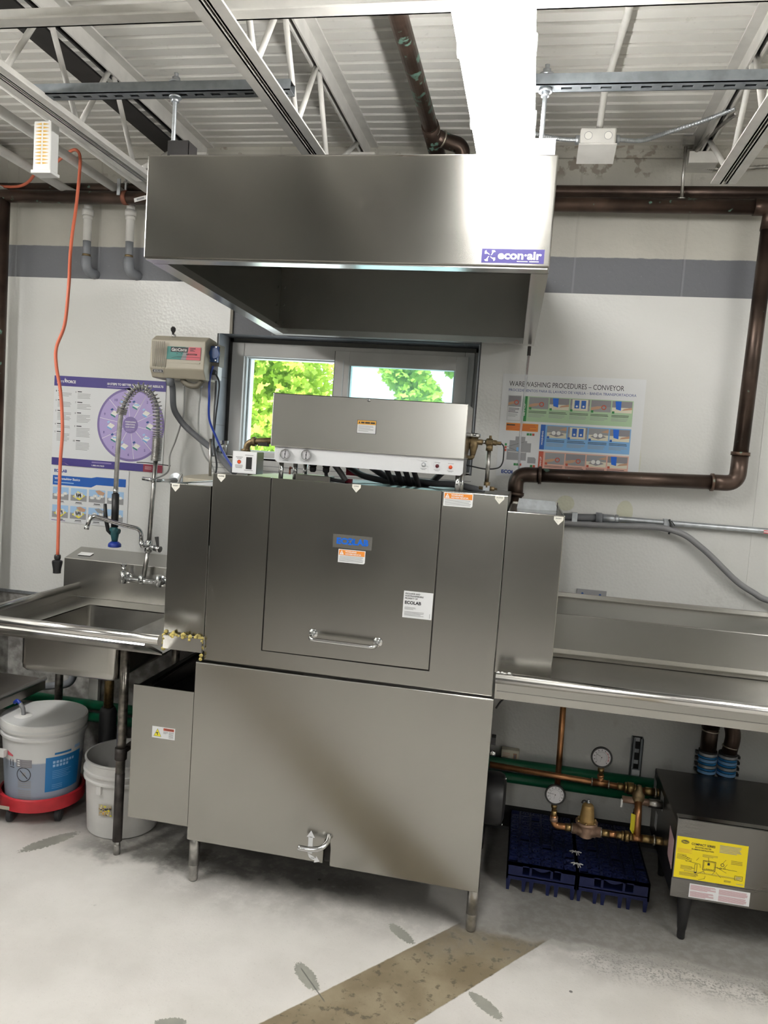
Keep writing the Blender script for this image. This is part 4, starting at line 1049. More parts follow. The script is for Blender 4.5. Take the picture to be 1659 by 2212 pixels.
for x, y in ((-1.338, 2.444), (-1.345, 2.86), (-1.86, 2.86)):
    leg = MB('worn_pipe').tube([(x, y, .30), (x, y, .785)], .0165, 16).tube([(x, y, .05), (x, y, .30)], .0167, 16, 'dark_leg').build('leg', t)
    MB('pipe_steel').lathe((x, y, 0), (0, 0, 1), [(.012, 0), (.0125, .035), (.011, .036), (.011, .052)], 14).build('foot', leg)
    if y < 2.6: MB('dark_leg').cyl((x, y, .350), (x, y, .392), .021).build('cross_clamp', leg)
MB('dark_leg').tube([(-1.338, 2.444, .375), (-1.342, 2.86, .375)], .013, 12).build('cross_bar', t)
b = MB('steel_table'); b.box(-1.136, -1.001, 2.316, 2.332, .806, .850); b.box(-1.135, -1.003, 2.332, 2.9, .800, .806); b.bar((-1.25, 2.45, .62), (-1.02, 2.75, .80), .02, .006); b.build('end_flange', t)
b = MB('yellow_glue'); rg = random.Random(4)
for i in range(46):
    u = rg.random(); e = rg.choice((0, 0, 0, 1, 2))
    x, z = (-1.145 + u * .145, .851 + rg.gauss(0, .004)) if e == 0 else ((-1.003 + rg.gauss(0, .003), .78 + u * .075) if e == 1 else (-1.136 + rg.gauss(0, .004), .80 + u * .05))
    a = rg.uniform(.004, .008); b.lathe((x, 2.331 + rg.uniform(-.016, 0), z - a), (rg.uniform(-.4, .4), .2, 1), [(0, 0), (a * .8, a * .4), (a, a), (a * .7, a * 1.6), (0, a * 2)], 8)
part_label(b.build('sealant', t), 'yellow crusted sealant')

t = thing('faucet', 'chrome pre-rinse faucet with coiled spring on the sink splash back', 'faucet', (-1.54, 2.955, .89))
b = MB('chrome'); yb = 2.93
b.tube([(-1.628, yb, .893), (-1.455, yb, .893)], .0095, 14)
for x in (-1.628, -1.470):
    b.cyl((x, yb + .035, .893), (x, yb - .012, .893), .014); b.cyl((x, yb, .875), (x, yb, .925), .0125); b.lathe((x, yb + .035, .893), (0, -1, 0), [(.024, -.004), (.024, 0), (.016, .006)], 16)
b.cyl((-1.628, yb, .925), (-1.628, yb, .945), .008); b.lathe((-1.628, yb, .945), (0, 0, 1), [(.009, 0), (.013, .010), (.011, .012), (.004, .013)], 6); b.lathe((-1.545, yb, .88), (0, 0, 1), [(.012, 0), (.015, .01), (.015, .03), (.011, .036)], 16); b.build('mixing_valve', t)
b = MB('pipe_steel'); b.tube([(-1.537, yb, .91), (-1.522, yb, 1.02)], .0092, 12); b.tube([(-1.520, yb, 1.06), (-1.506, yb, 1.40)], .0092, 12); b.build('riser_pipe', t)
b = MB('chrome'); b.lathe((-1.5215, yb, 1.015), (.02, 0, 1), [(.013, 0), (.016, .006), (.016, .045), (.012, .052)], 14); b.cyl((-1.5215, yb, 1.04), (-1.475, yb - .01, 1.035), .0105); b.cyl((-1.490, yb - .006, 1.037), (-1.462, yb - .012, 1.034), .013, m='chrome'); b.prism([(0, 0), (.010, .0), (.006, .045), (-.012, .042)], (-1.475, yb - .012, 1.042), *FRONT, .006); b.build('addon_valve', t)
b = MB('chrome'); b.tube([(-1.5215, yb, 1.045), (-1.539, yb - .02, 1.045), (-1.541, yb - .025, 1.06)], .0115, 12)
b.tube(round_path([(-1.541, yb - .025, 1.055), (-1.543, yb - .025, 1.112), (-1.62, yb - .09, 1.135), (-1.693, yb - .155, 1.168), (-1.703, yb - .165, 1.112)], .035, 8), .0085, 14); b.cyl((-1.702, yb - .1645, 1.124), (-1.7035, yb - .165, 1.110), .010); b.build('spout', t)
b = MB('chrome'); b.cyl((-1.512, yb, 1.308), (-1.512, yb, 1.322), .014); b.tube([(-1.56, yb, 1.318), (-1.505, yb, 1.314), (-1.475, YW - .04, 1.312)], .008, 10); b.lathe((-1.492, YW - .006, 1.312), (0, -1, 0), [(.032, 0), (.032, .005), (.012, .012), (.009, .06)], 20, 'galvanized'); b.build('wall_bracket', t)
# spring over the hose
axis = spline([(-1.506, yb, 1.395), (-1.503, yb, 1.48), (-1.506, yb, 1.57), (-1.515, yb, 1.625), (-1.540, yb - .01, 1.672), (-1.578, yb - .02, 1.690), (-1.613, yb - .025, 1.668), (-1.640, yb - .03, 1.615), (-1.652, yb - .03, 1.575)], 16)
L_ = [0]
for i in range(1, len(axis)): L_.append(L_[-1] + (axis[i] - axis[i - 1]).length)
def along(s_):
    for i in range(1, len(axis)):
        if s_ <= L_[i] or i == len(axis) - 1:
            f = (s_ - L_[i - 1]) / max(1e-9, L_[i] - L_[i - 1]); return axis[i - 1].lerp(axis[i], f), (axis[i] - axis[i - 1]).normalized()
pts, s_, ph = [], 0.0, 0.0
while s_ < L_[-1]:
    p_, tn = along(s_); u = tn.cross(Vector((0, 1, 0.001))).normalized(); w_ = tn.cross(u)
    pts.append(p_ + (u * math.cos(ph) + w_ * math.sin(ph)) * .0185)
    fr = s_ / L_[-1]; pitch_ = .0046 + (.0098 if .26 < fr < .95 else .0045 if .2 < fr <= .26 else 0)
    ph += 2 * PI / 12; s_ += pitch_ / 12
MB('pipe_steel').tube(pts, .0021, 6).build('coil_spring', t)
b = MB('hose_light'); b.tube(axis, .008, 10); b.tube(spline([axis[-1], (-1.656, yb - .03, 1.53), (-1.660, yb - .03, 1.40), (-1.6615, yb - .03, 1.262)], 6), .0095, 12, 'pipe_steel'); b.build('hose', t)
xg, yg = -1.6615, yb - .03
b = MB('black'); b.cyl((xg, yg, 1.248), (xg + .002, yg, 1.112), .0145); b.cyl((xg, yg, 1.248), (xg, yg, 1.27), .0105, m='chrome'); b.build('grip', t)
b = MB('teal_dark'); b.lathe((xg + .002, yg, 1.112), (.05, 0, -1), [(.011, 0), (.015, .012), (.017, .03), (.0135, .05), (.012, .062)], 16); b.cyl((xg - .016, yg, 1.098), (xg + .024, yg, 1.094), .011); b.build('spray_valve', t)
MB('tube_blue').lathe((xg + .005, yg, 1.052), (0, 0, -1), [(.014, 0), (.024, .008), (.0265, .012), (.0265, .022), (.022, .024)], 20).build('spray_head', t)
b = MB('black'); b.tube([(xg - .038, yg - .012, 1.205), (xg - .034, yg - .012, 1.15), (xg - .022, yg - .008, 1.095), (xg - .012, yg, 1.08)], [.0065, .0085, .008, .006], 10); b.build('lever', t)
MB('wire_black').tube(spline([(-1.655, 3.05, 1.378), (-1.60, 3.05, 1.379), (-1.50, 3.05, 1.374)], 4), .0022, 6).build('hose_hook', t)

# steel shelf low at far left
t = thing('wall_shelf', 'low stainless shelf at the far left, half hidden by the sink', 'shelf', (-2.2, 2.2, .45))
b = MB('stainless_shelf'); b.prism([(0, 0), (.34, .0), (.34, .10), (.337, .10), (.337, .004), (.004, .004), (.004, .012), (0, .012)], (-1.925, 2.86, .447), (-1, 0, 0), (0, 0, 1), -1.6)
b.tube([(-1.925, 1.26, .452), (-1.925, 2.86, .452)], .010, 12, 'steel_bright'); b.bar((-1.925, 2.86, .43), (-1.925, 1.26, .43), .004, .045); b.build('tray', t)
for y in (1.5, 2.7): MB('stainless_shelf').box(X0, -1.96, y, y + .03, .40, .447).build('wall_arm', t)

# drum of rinse liquid on a red dolly
bx, by = -1.785, 2.66
d = thing('dolly', 'red round dolly on black casters under the liquid drum', 'dolly', (bx, by, 0))
b = MB('red_plastic'); b.lathe((bx, by, .050), (0, 0, 1), [(.142, 0), (.156, .004), (.158, .050), (.152, .054), (.146, .052), (.146, .014), (.0, .014)], 40); b.rect if 0 else None
b.build('tray', d)
b = MB('beige', ((bx - .045, by - .1625, .064), *FRONT)); b.rect(-.02, 0, .022, .014, 'beige', 14); b.build('sticker_remains', d)
for a in (250, 330, 60, 160):
    x, y = bx + .135 * math.cos(math.radians(a)), by + .135 * math.sin(math.radians(a)); c_ = MB('rubber'); c_.lathe((x - .012, y, .026), (1, .2, 0), [(.018, 0), (.026, .004), (.026, .020), (.018, .024)], 20); c_.box(x - .008, x + .008, y - .008, y + .008, .03, .055, 'black'); c_.build('caster', d)
t = thing('liquid_drum', 'translucent lidded drum of grey-blue liquid on the red dolly', 'bucket', (bx, by, .065))
b = MB('drum_plastic'); b.lathe((bx, by, .065), (0, 0, 1), [(.128, 0), (.134, .004), (.150, .262), (.1575, .262), (.1580, .272), (.151, .275), (.1515, .292), (.159, .293), (.1595, .302), (.152, .305), (.152, .322)], 48); b.build('drum', t)
b = MB('bucket_white'); b.lathe((bx, by, .372), (0, 0, 1), [(.152, -.022), (.158, -.02), (.160, .006), (.157, .014), (.150, .012), (.145, .004), (.02, .004), (.0, .004)], 48, None, False); b.lathe((bx - .055, by - .055, .376), (0, 0, 1), [(.034, 0), (.034, .012), (.026, .015), (.0, .015)], 24)
b.build('lid', t)
b = MB('hose_light'); b.tube(spline([(bx - .055, by - .055, .388), (bx - .062, by - .05, .412), (bx - .078, by - .045, .428)], 5), .008, 10); b.tube(spline([(bx - .078, by - .045, .428), (bx - .095, by - .04, .437), (bx - .11, by - .035, .425)], 5), .007, 8, 'tube_blue'); b.build('suction_tube', t)
b = MB('rose', ((bx - .03, by - .115, .3765), (1, .15, 0), (-.15, 1, 0))); b.rect(-.02, -.012, .008, .012, 'rose', 1); b.rect(-.004, -.012, .024, .004, 'white', 2); b.build('seal_tag', t)
PH = 27
def drum_patch(a0, a1, z0, z1, m_, bm, lift=.0009, slope=0.0):
    n = 10; r = lambda z: .134 + (.150 - .134) * (z - .069) / .258 + lift; vs, fs = [], []
    for k in range(n + 1):
        a = math.radians(PH + a0 + (a1 - a0) * k / n); zt_ = z1 + slope * k / n
        for z in (z0, zt_): vs.append((bx + r(z) * math.sin(a), by - r(z) * math.cos(a), z))
    for k in range(n): fs.append((2 * k, 2 * k + 2, 2 * k + 3, 2 * k + 1))
    bm.add(vs, fs, m_, True)
b = MB('label_blue'); drum_patch(10, 68, .125, .262, 'label_blue', b); drum_patch(22, 48, .270, .278, 'label_blue', b, .001); drum_patch(54, 66, .276, .288, 'pale_blue', b, .001)
for z0, z1, a1 in ((.236, .246, 52), (.222, .232, 44)):
    for a_ in range(20, a1, 5): drum_patch(a_, a_ + 3.6, z0, z1, 'pale_blue', b, .0014)
for k in range(5): drum_patch(20, 50 - 4 * (k % 3), .205 - k * .007, .2065 - k * .007, 'sky_blue', b, .0014)
for k in range(3): drum_patch(20, 36, .150 - k * .007, .1515 - k * .007, 'sky_blue', b, .0014)
part_label(b.build('blue_label', t), 'blue printed label')
PH = 24
b = MB('grey_ink'); drum_patch(-30, -6, .225, .256, 'grey_ink', b)
for k in range(3): drum_patch(-28, -24, .230 + k * .009, .235 + k * .009, 'white', b, .0014); drum_patch(-20, -9, .232 + k * .009, .234 + k * .009, 'ink_grey', b, .0014)
for k in range(9): drum_patch(-28, -7, .168 - k * .0078 - (.006 if k > 3 else 0), .172 - k * .0078 - (.006 if k > 3 else 0), 'ink_grey', b)
drum_patch(-48, -36, .262, .280, 'rose', b, .001, -.012); drum_patch(-42, -40.5, .225, .250, 'ink', b); drum_patch(-37, -35.5, .225, .250, 'ink', b); drum_patch(-43, -34, .218, .221, 'ink', b)
n = 26
for k in range(n):
    a_, c_ = 2 * PI * k / n, 2 * PI * (k + 1) / n; q0 = []
    for aa, rr in ((a_, .025), (c_, .025), (c_, .028), (a_, .028)): q0.append((-18 + math.degrees(rr * math.cos(aa) / .145), .198 + rr * math.sin(aa)))
    b.add([(bx + .1445 * math.sin(math.radians(u + PH)), by - .1445 * math.cos(math.radians(u + PH)), z) for u, z in q0], [(0, 1, 2, 3)], 'ink')
b.add([(bx + .1445 * math.sin(math.radians(u + PH)), by - .1445 * math.cos(math.radians(u + PH)), z) for u, z in ((-24.5, .212), (-23.5, .214), (-11.5, .184), (-12.5, .182))], [(0, 1, 2, 3)], 'ink')
drum_patch(-21, -15, .190, .206, 'ink_grey', b, .0006)
b.build('printed_warnings', t)
b = MB('bucket_white'); b.tube([(bx - .165, by - .03, .322), (bx - .185, by - .085, .285), (bx - .13, by - .14, .268), (bx - .075, by - .152, .272)], .0022, 8, 'galvanized'); b.tube([(bx - .175, by - .03, .34), (bx - .195, by - .06, .31)], .009, 10); b.box(bx - .088, bx - .060, by - .158, by - .140, .258, .285); b.build('handle', t)

# open white bucket
cx, cy_ = -1.432, 2.652
t = thing('bucket', 'open white bucket on the floor behind the table leg', 'bucket', (cx, cy_, 0))
b = MB('bucket_white'); b.lathe((cx, cy_, 0), (0, 0, 1), [(.0, .006), (.124, .006), (.126, .0), (.130, .004), (.141, .205), (.149, .206), (.149, .212), (.142, .215), (.1425, .232), (.150, .233), (.150, .240), (.143, .243), (.1435, .272), (.147, .275), (.147, .281), (.140, .281), (.137, .2), (.124, .008), (0, .008)], 48, None, False); b.build('pail', t)
b = MB('yellow_sign', ((cx - .022, cy_ - .1375, .092), (1, .06, 0), (0, -.06, 1))); rg = random.Random(8)
b.rect(0, 0, .05, .045, 'beige', 8)
for i in range(40): x, z = rg.uniform(0, .044), rg.uniform(0, .038); b.rect(x, z, x + rg.uniform(.003, .010), z + rg.uniform(.003, .008), rg.choice(('yellow_sign', 'brass', 'ink', 'amber', 'cream_ink')), 10 + i % 3)
b.build('picture_label', t)
b = MB('ink', ((cx + .044, cy_ - .1310, .092), (.94, .33, 0), (0, -.06, 1)))
for a, c in (((0, 0), (.02, 0)), ((.02, 0), (.02, .044)), ((.02, .044), (0, .044))): b.line(a, c, .0018, 'ink', 4)
b.build('label_frame', t)
b = MB('bucket_white'); b.box(cx - .03, cx - .012, cy_ - .150, cy_ - .135, .175, .205); b.build('handle_lug', t)

# drain and water pipes below the sink
t = thing('sink_drain', 'dull brass drain pipe with black coupling below the sink', 'pipe', (-1.62, 2.84, 0))
MB('brass').cyl((-1.62, 2.84, .36), (-1.62, 2.84, .67), .019).build('pipe', t); b = MB('rubber'); b.lathe((-1.62, 2.84, .0), (0, 0, 1), [(.05, 0), (.05, .12), (.036, .16), (.034, .36), (.026, .375)], 20); b.lathe((-1.62, 2.80, .18), (0, -1, .2), [(.014, 0), (.017, .01), (.0, .014)], 12, 'brass'); b.build('coupling', t)
t = thing('waste_pipe', 'grey curved waste pipe behind the drum, below the sink', 'pipe', (-1.9, 2.98, .3))
MB('pvc_grey').tube(round_path([(-1.87, 2.98, .66), (-1.87, 2.98, .40), (-2.2, 2.98, .33)], .05), .016, 12).build('pipe', t)
b = MB('pvc_white'); b.box(-1.845, -1.80, 3.06, 3.08, .30, .66)
tag(b.build('white_post'), 'white upright post on the wall below the sink', 'post')

# wall dispenser with tubes
t = thing('dispenser', 'beige wall dispenser with ribbed cover beside the window', 'dispenser', (-1.45, 3.03, 1.73))
x0, x1 = -1.572, -1.333
b = MB('beige'); b.prism([(3.085, 1.735), (3.085, 1.905), (3.01, 1.912), (2.972, 1.890), (2.965, 1.775), (2.990, 1.737)], (x0, 0, 0), (0, 1, 0), (0, 0, 1), x1 - x0); b.build('cover', t, .004)
b = MB('beige_dark', ((x0, 2.9655, 1.73), (1, 0, 0), (0, -.085, 1)))
for k in range(7): b.rect(.016 + k * .0085, .050, .020 + k * .0085, .152, 'beige_dark', 0)
b.O, b.W = V(x0, 2.972, 1.8895), V(0, .87, .5); b.N = b.U.cross(b.W.normalized())
for k in range(11): b.rect(.010 + k * .0088, .004, .0145 + k * .0088, .036, 'beige_dark', 0)
b.build('ribs', t)
b = MB('teal', ((-1.4975, 2.9655, 1.8125), (1, 0, 0), (0, .06, 1))); b.rect(0, 0, .147, .052, 'teal', 0)
b.poly([(.062, 0), (.147, 0), (.147, .052), (.080, .052)], 'mid_grey', 1); b.poly([(.085, 0), (.147, 0), (.147, .052), (.095, .052)], 'rose', 2); b.rect(.016, .030, .091, .050, 'ink', 3)
b.text('G', .020, .0335, .011, .013, 'white', 4, .02); b.text('EO', .032, .0335, .014, .010, 'white', 4, .02); b.text('C', .0475, .0335, .011, .013, 'white', 4, .02); b.text('ENTER', .0595, .0335, .028, .010, 'white', 4, .02)
b.bars(.100, .034, .124, .050, 4, 'ink', 4, .5, 2); b.text('GEOSYSTEM', .085, .019, .047, .007, 'ink', 4, .03); b.line((.02, .005), (.045, .011), .001, 'ink', 4); b.line((.045, .011), (.145, .011), .0014, 'ink', 4); b.disc(.045, .024, .002, 'ink', 4); b.disc(.064, .024, .002, 'ink', 4)
part_label(b.build('front_label', t), 'teal and red front label')
b = MB('ink', ((-1.5585, 2.972, 1.757), (1, 0, 0), (0, -.4, 1))); b.rect(0, 0, .046, .013, 'white', 0); b.rect(.001, .001, .045, .012, 'ink', 1); b.text('ECOLAB', .006, .003, .034, .0065, 'white', 2, .03); b.build('maker_label', t)
b = MB('beige', ((-1.497, 2.9645, 1.798), *FRONT)); b.sheet(0, 0, .145, .0055, 'beige', .003); b.build('slot_ledge', t)
b = MB('chrome'); b.cyl((-1.487, 3.0, 1.905), (-1.487, 3.0, 1.918), .009); b.lathe((-1.490, 2.998, 1.916), (0, 0, 1), [(.004, 0), (.005, .008), (.010, .016), (.0105, .026), (.005, .033)], 12, 'black'); b.build('key', t)
b = MB('beige_dark'); b.box(x1, -1.300, 3.04, 3.09, 1.80, 1.888); b.box(-1.334, -1.302, 3.02, 3.04, 1.815, 1.88, 'pump_blue'); b.cyl((-1.311, 3.02, 1.85), (-1.311, 3.008, 1.85), .021, m='pump_blue'); b.box(-1.335, -1.308, 3.05, 3.09, 1.745, 1.80, 'white_gloss'); b.cyl((-1.322, 3.05, 1.775), (-1.322, 3.03, 1.775), .011, m='black')
for dx in (-.0, .026):
    for z in (1.822, 1.876): b.cyl((-1.333 + dx, 3.02, z), (-1.333 + dx, 3.016, z), .003, m='chrome')
part_label(b.build('side_pump', t), 'blue tube pump on the side')
b = MB('beige_dark'); b.tube(spline([(-1.45, 3.02, 1.735), (-1.42, 3.01, 1.716), (-1.38, 3.01, 1.712), (-1.36, 3.02, 1.735)], 5), .012, 8); b.cyl((-1.441, 3.02, 1.735), (-1.441, 3.02, 1.712), .006, m='chrome'); b.cyl((-1.366, 3.02, 1.735), (-1.366, 3.02, 1.708), .0065, m='galvanized'); b.build('outlet_fittings', t)
def hang(pts, r, name, label, mt):
    return tag(MB(mt).tube(spline(pts, 8), r, 10).build(name), label, 'tube')
b = MB('hose_grey').tube(spline([(-1.494, 3.0, 1.735), (-1.492, 3.02, 1.70), (-1.488, 3.03, 1.62), (-1.465, 3.04, 1.575), (-1.426, 3.04, 1.537), (-1.333, 3.0, 1.484), (-1.25, 2.92, 1.455), (-1.169, 2.8, 1.428), (-1.05, 2.6, 1.40), (-.97, 2.44, 1.398)], 8), .0125, 12)
b.lathe((-1.494, 3.0, 1.737), (0, 0, -1), [(.0165, 0), (.0165, .018), (.0145, .022), (.0145, .03)], 14, 'pvc_grey')
tag(b.build('conduit_hose'), 'thick grey conduit curving from the beige dispenser to the switch box', 'hose')
hang([(-1.441, 3.02, 1.715), (-1.447, 3.04, 1.65), (-1.454, 3.05, 1.585), (-1.481, 3.05, 1.486), (-1.50, 3.04, 1.42), (-1.487, 3.0, 1.349), (-1.46, 2.8, 1.32)], .0035, 'tube', 'left thin grey tube hanging below the beige dispenser', 'tube_grey')
hang([(-1.366, 3.02, 1.712), (-1.378, 3.045, 1.67), (-1.384, 3.05, 1.628), (-1.375, 3.04, 1.52), (-1.33, 3.0, 1.437), (-1.25, 2.9, 1.395), (-1.185, 2.78, 1.372)], .0035, 'tube', 'right thin grey tube hanging below the beige dispenser', 'tube_grey')
hang([(-1.322, 3.03, 1.80), (-1.334, 3.03, 1.74), (-1.332, 3.03, 1.667), (-1.30, 2.97, 1.58), (-1.241, 2.9, 1.516), (-1.13, 2.72, 1.455), (-1.005, 2.5, 1.415), (-.955, 2.42, 1.412)], .0048, 'tube', 'bright blue tube curving down from the dispenser pump', 'tube_blue')
hang([(-1.318, 3.04, 1.775), (-1.300, 3.05, 1.735), (-1.302, 3.05, 1.66), (-1.307, 3.05, 1.593), (-1.28, 2.98, 1.50), (-1.194, 2.8, 1.444), (-1.165, 2.75, 1.40), (-1.165, 2.74, 1.36)], .0035, 'cable', 'black cable hanging right of the blue tube', 'wire_black')
t = thing('mounting_strip', 'grey upright mounting strip with a vacuum breaker beside the window sill', 'bracket', (-1.25, 2.95, 1.35))
MB('pipe_steel').tube([(-1.236, 2.86, 1.33), (-1.242, 2.86, 1.50)], .0062, 8).build('post', t)
b = MB('chrome'); b.lathe((-1.202, 2.9, 1.44), (0, 0, 1), [(.010, 0), (.012, .01), (.012, .038), (.0165, .042), (.0175, .056), (.0, .058)], 8); b.cyl((-1.200, 2.9, 1.40), (-1.202, 2.9, 1.44), .006); b.tube(spline([(-1.215, 2.9, 1.475), (-1.228, 2.9, 1.468), (-1.222, 2.9, 1.445)], 4), .004, 8, 'black'); b.build('vacuum_breaker', t)
t = thing('detergent_reservoir', 'beige lidded detergent reservoir behind the left end of the dishwasher', 'dispenser', (-1.24, 2.86, 1.06))
b = MB('beige'); P = []
for k in range(13): a = PI / 2 + PI * k / 12; P.append((-1.215 + .095 * math.cos(a), 2.85 + .19 * math.sin(a)))
P = [(-1.145, 3.04)] + P + [(-1.145, 2.66)]; n = len(P)
b.add([(x, y, 1.325) for x, y in P] + [(x, y, 1.350 + .02 * (y - 2.66)) for x, y in P], [tuple(range(n))[::-1], tuple(range(n, 2 * n))] + [(i, (i + 1) % n, n + (i + 1) % n, n + i) for i in range(n)])
b.box(-1.26, -1.225, 3.0, 3.04, 1.352, 1.362); b.box(-1.19, -1.16, 3.0, 3.04, 1.352, 1.362); b.build('lid', t, .003)
b = MB('white_gloss'); b.box(-1.275, -1.15, 2.70, YW - .01, 1.07, 1.325); b.build('tank', t, .004)
b = MB('teal_dark'); b.box(-1.2765, -1.2745, 2.72, 2.95, 1.10, 1.30); b.box(-1.278, -1.2765, 2.72, 2.9, 1.24, 1.27, 'paper'); b.box(-1.272, -1.2, 2.698, 2.70, 1.10, 1.30); b.box(-1.272, -1.25, 2.696, 2.698, 1.235, 1.262, 'paper'); b.build('label', t)
hang([(-1.29, 2.72, 1.36), (-1.315, 2.72, 1.28), (-1.315, 2.72, 1.18), (-1.285, 2.70, 1.10), (-1.25, 2.69, 1.07)], .004, 'tube', 'clear grey tube looping beside the detergent reservoir', 'tube_grey')
# ------------------------------------------------------------------ right: drainboard table
t = thing('drain_table', 'stainless drainboard table with high splash back right of the dishwasher', 'table', (.8, 2.6, 0))
RX0, RX1 = -.050, 2.2
b = MB('steel_table'); b.prism([(2.235, .855), (2.262, .85), (2.285, .792), (2.56, .784), (2.875, .788), (2.875, .784), (2.56, .78), (2.28, .788), (2.255, .846)], (RX0, 0, 0), (0, 1, 0), (0, 0, 1), RX1 - RX0); b.build('deck', t)
b = MB('steel_bright'); b.tube([(RX0, 2.238, .862), (RX1, 2.238, .862)], .0155, 18); b.build('front_rim', t)
b = MB('steel_table'); b.prism([(2.236, .825), (2.242, .825), (2.242, .862), (2.236, .862)], (RX0 + .006, 0, 0), (0, 1, 0), (0, 0, 1), RX1 - RX0 - .006); b.box(RX0 + .006, RX1, 2.236, 2.26, .822, .826); b.build('apron', t)
b = MB('steel_table')
P = [(2.865, .790), (2.895, .797), (2.905, .812), (2.915, .942), (3.055, .983), (3.058, 1.0), (3.064, 1.0), (3.064, .977), (2.922, .936), (2.912, .80), (2.90, .786)]
b.prism(P, (.02, 0, 0), (0, 1, 0), (0, 0, 1), RX1 - .02); b.build('splash_back', t, .004)
b = MB('galvanized', ((.2165, 3.086, .985), *FRONT)); b.sheet(0, 0, .113, .030, 'mid_grey', .006); b.disc(.022, .013, .0045, 'pump_blue', 3); b.disc(.089, .013, .0045, 'pump_blue', 3); b.build('wall_tab', t)
for y in (2.36, 2.85): MB('pipe_steel').cyl((2.0, y, 0), (2.0, y, .785), .019).build('leg', t)
b = MB('steel_bright'); rg = random.Random(2)
for i in range(10): b.lathe((-.046 + rg.random() * .035, 2.245, .872 + rg.uniform(-.002, .004)), (rg.uniform(-.3, .3), 0, 1), [(0, 0), (.004, .001), (.0045, .004), (0, .006)], 8, 'white')
b.build('caulk_blob', t)

# ------------------------------------------------------------------ copper drain pipes on the wall
t = thing('main_pipe', 'long brown copper pipe along the wall behind the hood, with right drop', 'pipe', (-.5, 3.0, 2.45))
r = .0265
MB('copper_old').tube([(-2.9, 3.0, 2.470), (.74, 3.0, 2.4515)], r, 20).build('pipe_run', t)
MB('copper_old').tube(round_path([(.70, 3.0, 2.452), (.764, 3.0, 2.4515), (.757, 3.0, 2.37)], .05, 8), r * 1.12, 20).build('elbow', t)
MB('copper_dark').tube([(.757, 3.0, 2.40), (.741, 3.0, 1.53)], r, 20).build('drop_pipe', t)
b = MB('copper_dark'); b.tube(round_path([(.742, 3.0, 1.575), (.7405, 3.0, 1.470), (.655, 3.0, 1.4685)], .062, 10), r * 1.1, 20)
b.cyl((.7422, 3.0, 1.585), (.742, 3.0, 1.572), r * 1.25, m='copper_green'); b.cyl((.660, 3.0, 1.4685), (.650, 3.0, 1.4683), r * 1.25, m='copper_green'); b.build('elbow', t)
MB('copper_dark').tube([(.655, 3.0, 1.4685), (.03, 3.0, 1.4485)], r, 20).build('lower_run', t)
b = MB('copper_dark'); b.tube(round_path([(.04, 3.0, 1.4485), (-.052, 3.0, 1.4455), (-.050, 3.0, 1.36)], .062, 10), r * 1.1, 20); b.cyl((.042, 3.0, 1.4487), (.030, 3.0, 1.4483), r * 1.3); b.cyl((-.051, 3.0, 1.376), (-.051, 3.0, 1.364), r * 1.3); b.build('elbow', t)
MB('copper_dark').tube([(-.051, 3.0, 1.375), (-.049, 3.0, 1.0)], r, 20).build('stub_pipe', t)
t = thing('left_riser', 'brown vertical copper pipe at the far left edge', 'pipe', (-2.292, 3.0, 0))
MB('copper_dark').tube([(-2.290, 3.0, 2.46), (-2.297, 3.0, .0)], .0235, 18).build('pipe', t)
b = MB('copper_dark'); b.tube([(-.5, 3.052, 2.52), (2.65, 3.052, 2.516)], .0215, 16); b.tube([(-2.84, 3.052, 2.516), (-.5, 3.052, 2.52)], .0215, 16)
tag(b.build('upper_pipe'), 'darker upper copper pipe running just above the main wall pipe', 'pipe')
b = MB('rust_red'); b.lathe((-1.739, 3.0, 2.464), (1, 0, 0), [(.0285, 0), (.0285, .020)], 20); b.box(-1.752, -1.738, 2.968, 2.974, 2.465, 2.53, 'galvanized'); b.cyl((-1.722, 2.985, 2.49), (-1.722, 2.985, 2.55), .005, m='galvanized'); b.lathe((-1.722, 2.985, 2.515), (0, 0, 1), [(.010, 0), (.010, .008)], 6, 'chrome')
tag(b.build('pipe_clamp'), 'rust red clamp around the main copper pipe, left of the hood', 'clamp')
b = MB('white', ((-1.672, 2.970, 2.437), (.97, 0, .24), (-.24, 0, .97))); b.sheet(0, 0, .055, .016, 'white'); b.rect(.012, .004, .045, .012, 'ink_grey', 1)
tag(b.build('pipe_tag'), 'small white paper tag on the copper pipe at the hood edge', 'tag')
t = thing('pipe_hanger', 'thin grey rod hanger holding the main copper pipe, upper right', 'hanger', (.451, 3.0, 2.48))
MB('pipe_steel').cyl((.4495, 3.0, 2.69), (.4525, 3.0, 2.48), .0055).build('rod', t); MB('pipe_steel').lathe((.4525, 3.0, 2.476), (0, 0, 1), [(.014, 0), (.014, .006)], 12).build('washer', t); MB('pipe_steel').box(.435, .475, 2.98, 3.02, 2.66, 2.69).build('clamp', t)

# ------------------------------------------------------------------ electrical conduit at the right
t = thing('wall_conduit', 'grey metal conduit on the wall above the drainboard', 'conduit', (.6, 3.07, 1.29))
b = MB('galvanized'); b.tube([(.205, 3.07, 1.2975), (.37, 3.07, 1.3025), (2.6, 3.07, 1.300)], .0105, 14); b.build('pipe', t)
b = MB('hose_grey'); b.tube([(.10, 3.07, 1.290), (.268, 3.07, 1.2995)], .0145, 14); b.lathe((.262, 3.07, 1.2995), (1, 0, 0), [(.021, 0), (.021, .020), (.015, .026)], 14, 'pvc_grey'); b.lathe((.288, 3.07, 1.300), (1, 0, 0), [(.0165, 0), (.0165, .042), (.014, .043), (.014, .045), (.018, .046), (.018, .056), (.012, .06)], 16, 'galvanized'); b.box(.172, .192, 3.05, 3.09, 1.276, 1.313, 'galvanized'); b.build('coupling', t)
b = MB('galvanized'); b.box(.512, .530, 3.056, 3.094, 1.288, 1.316); b.build('strap', t)
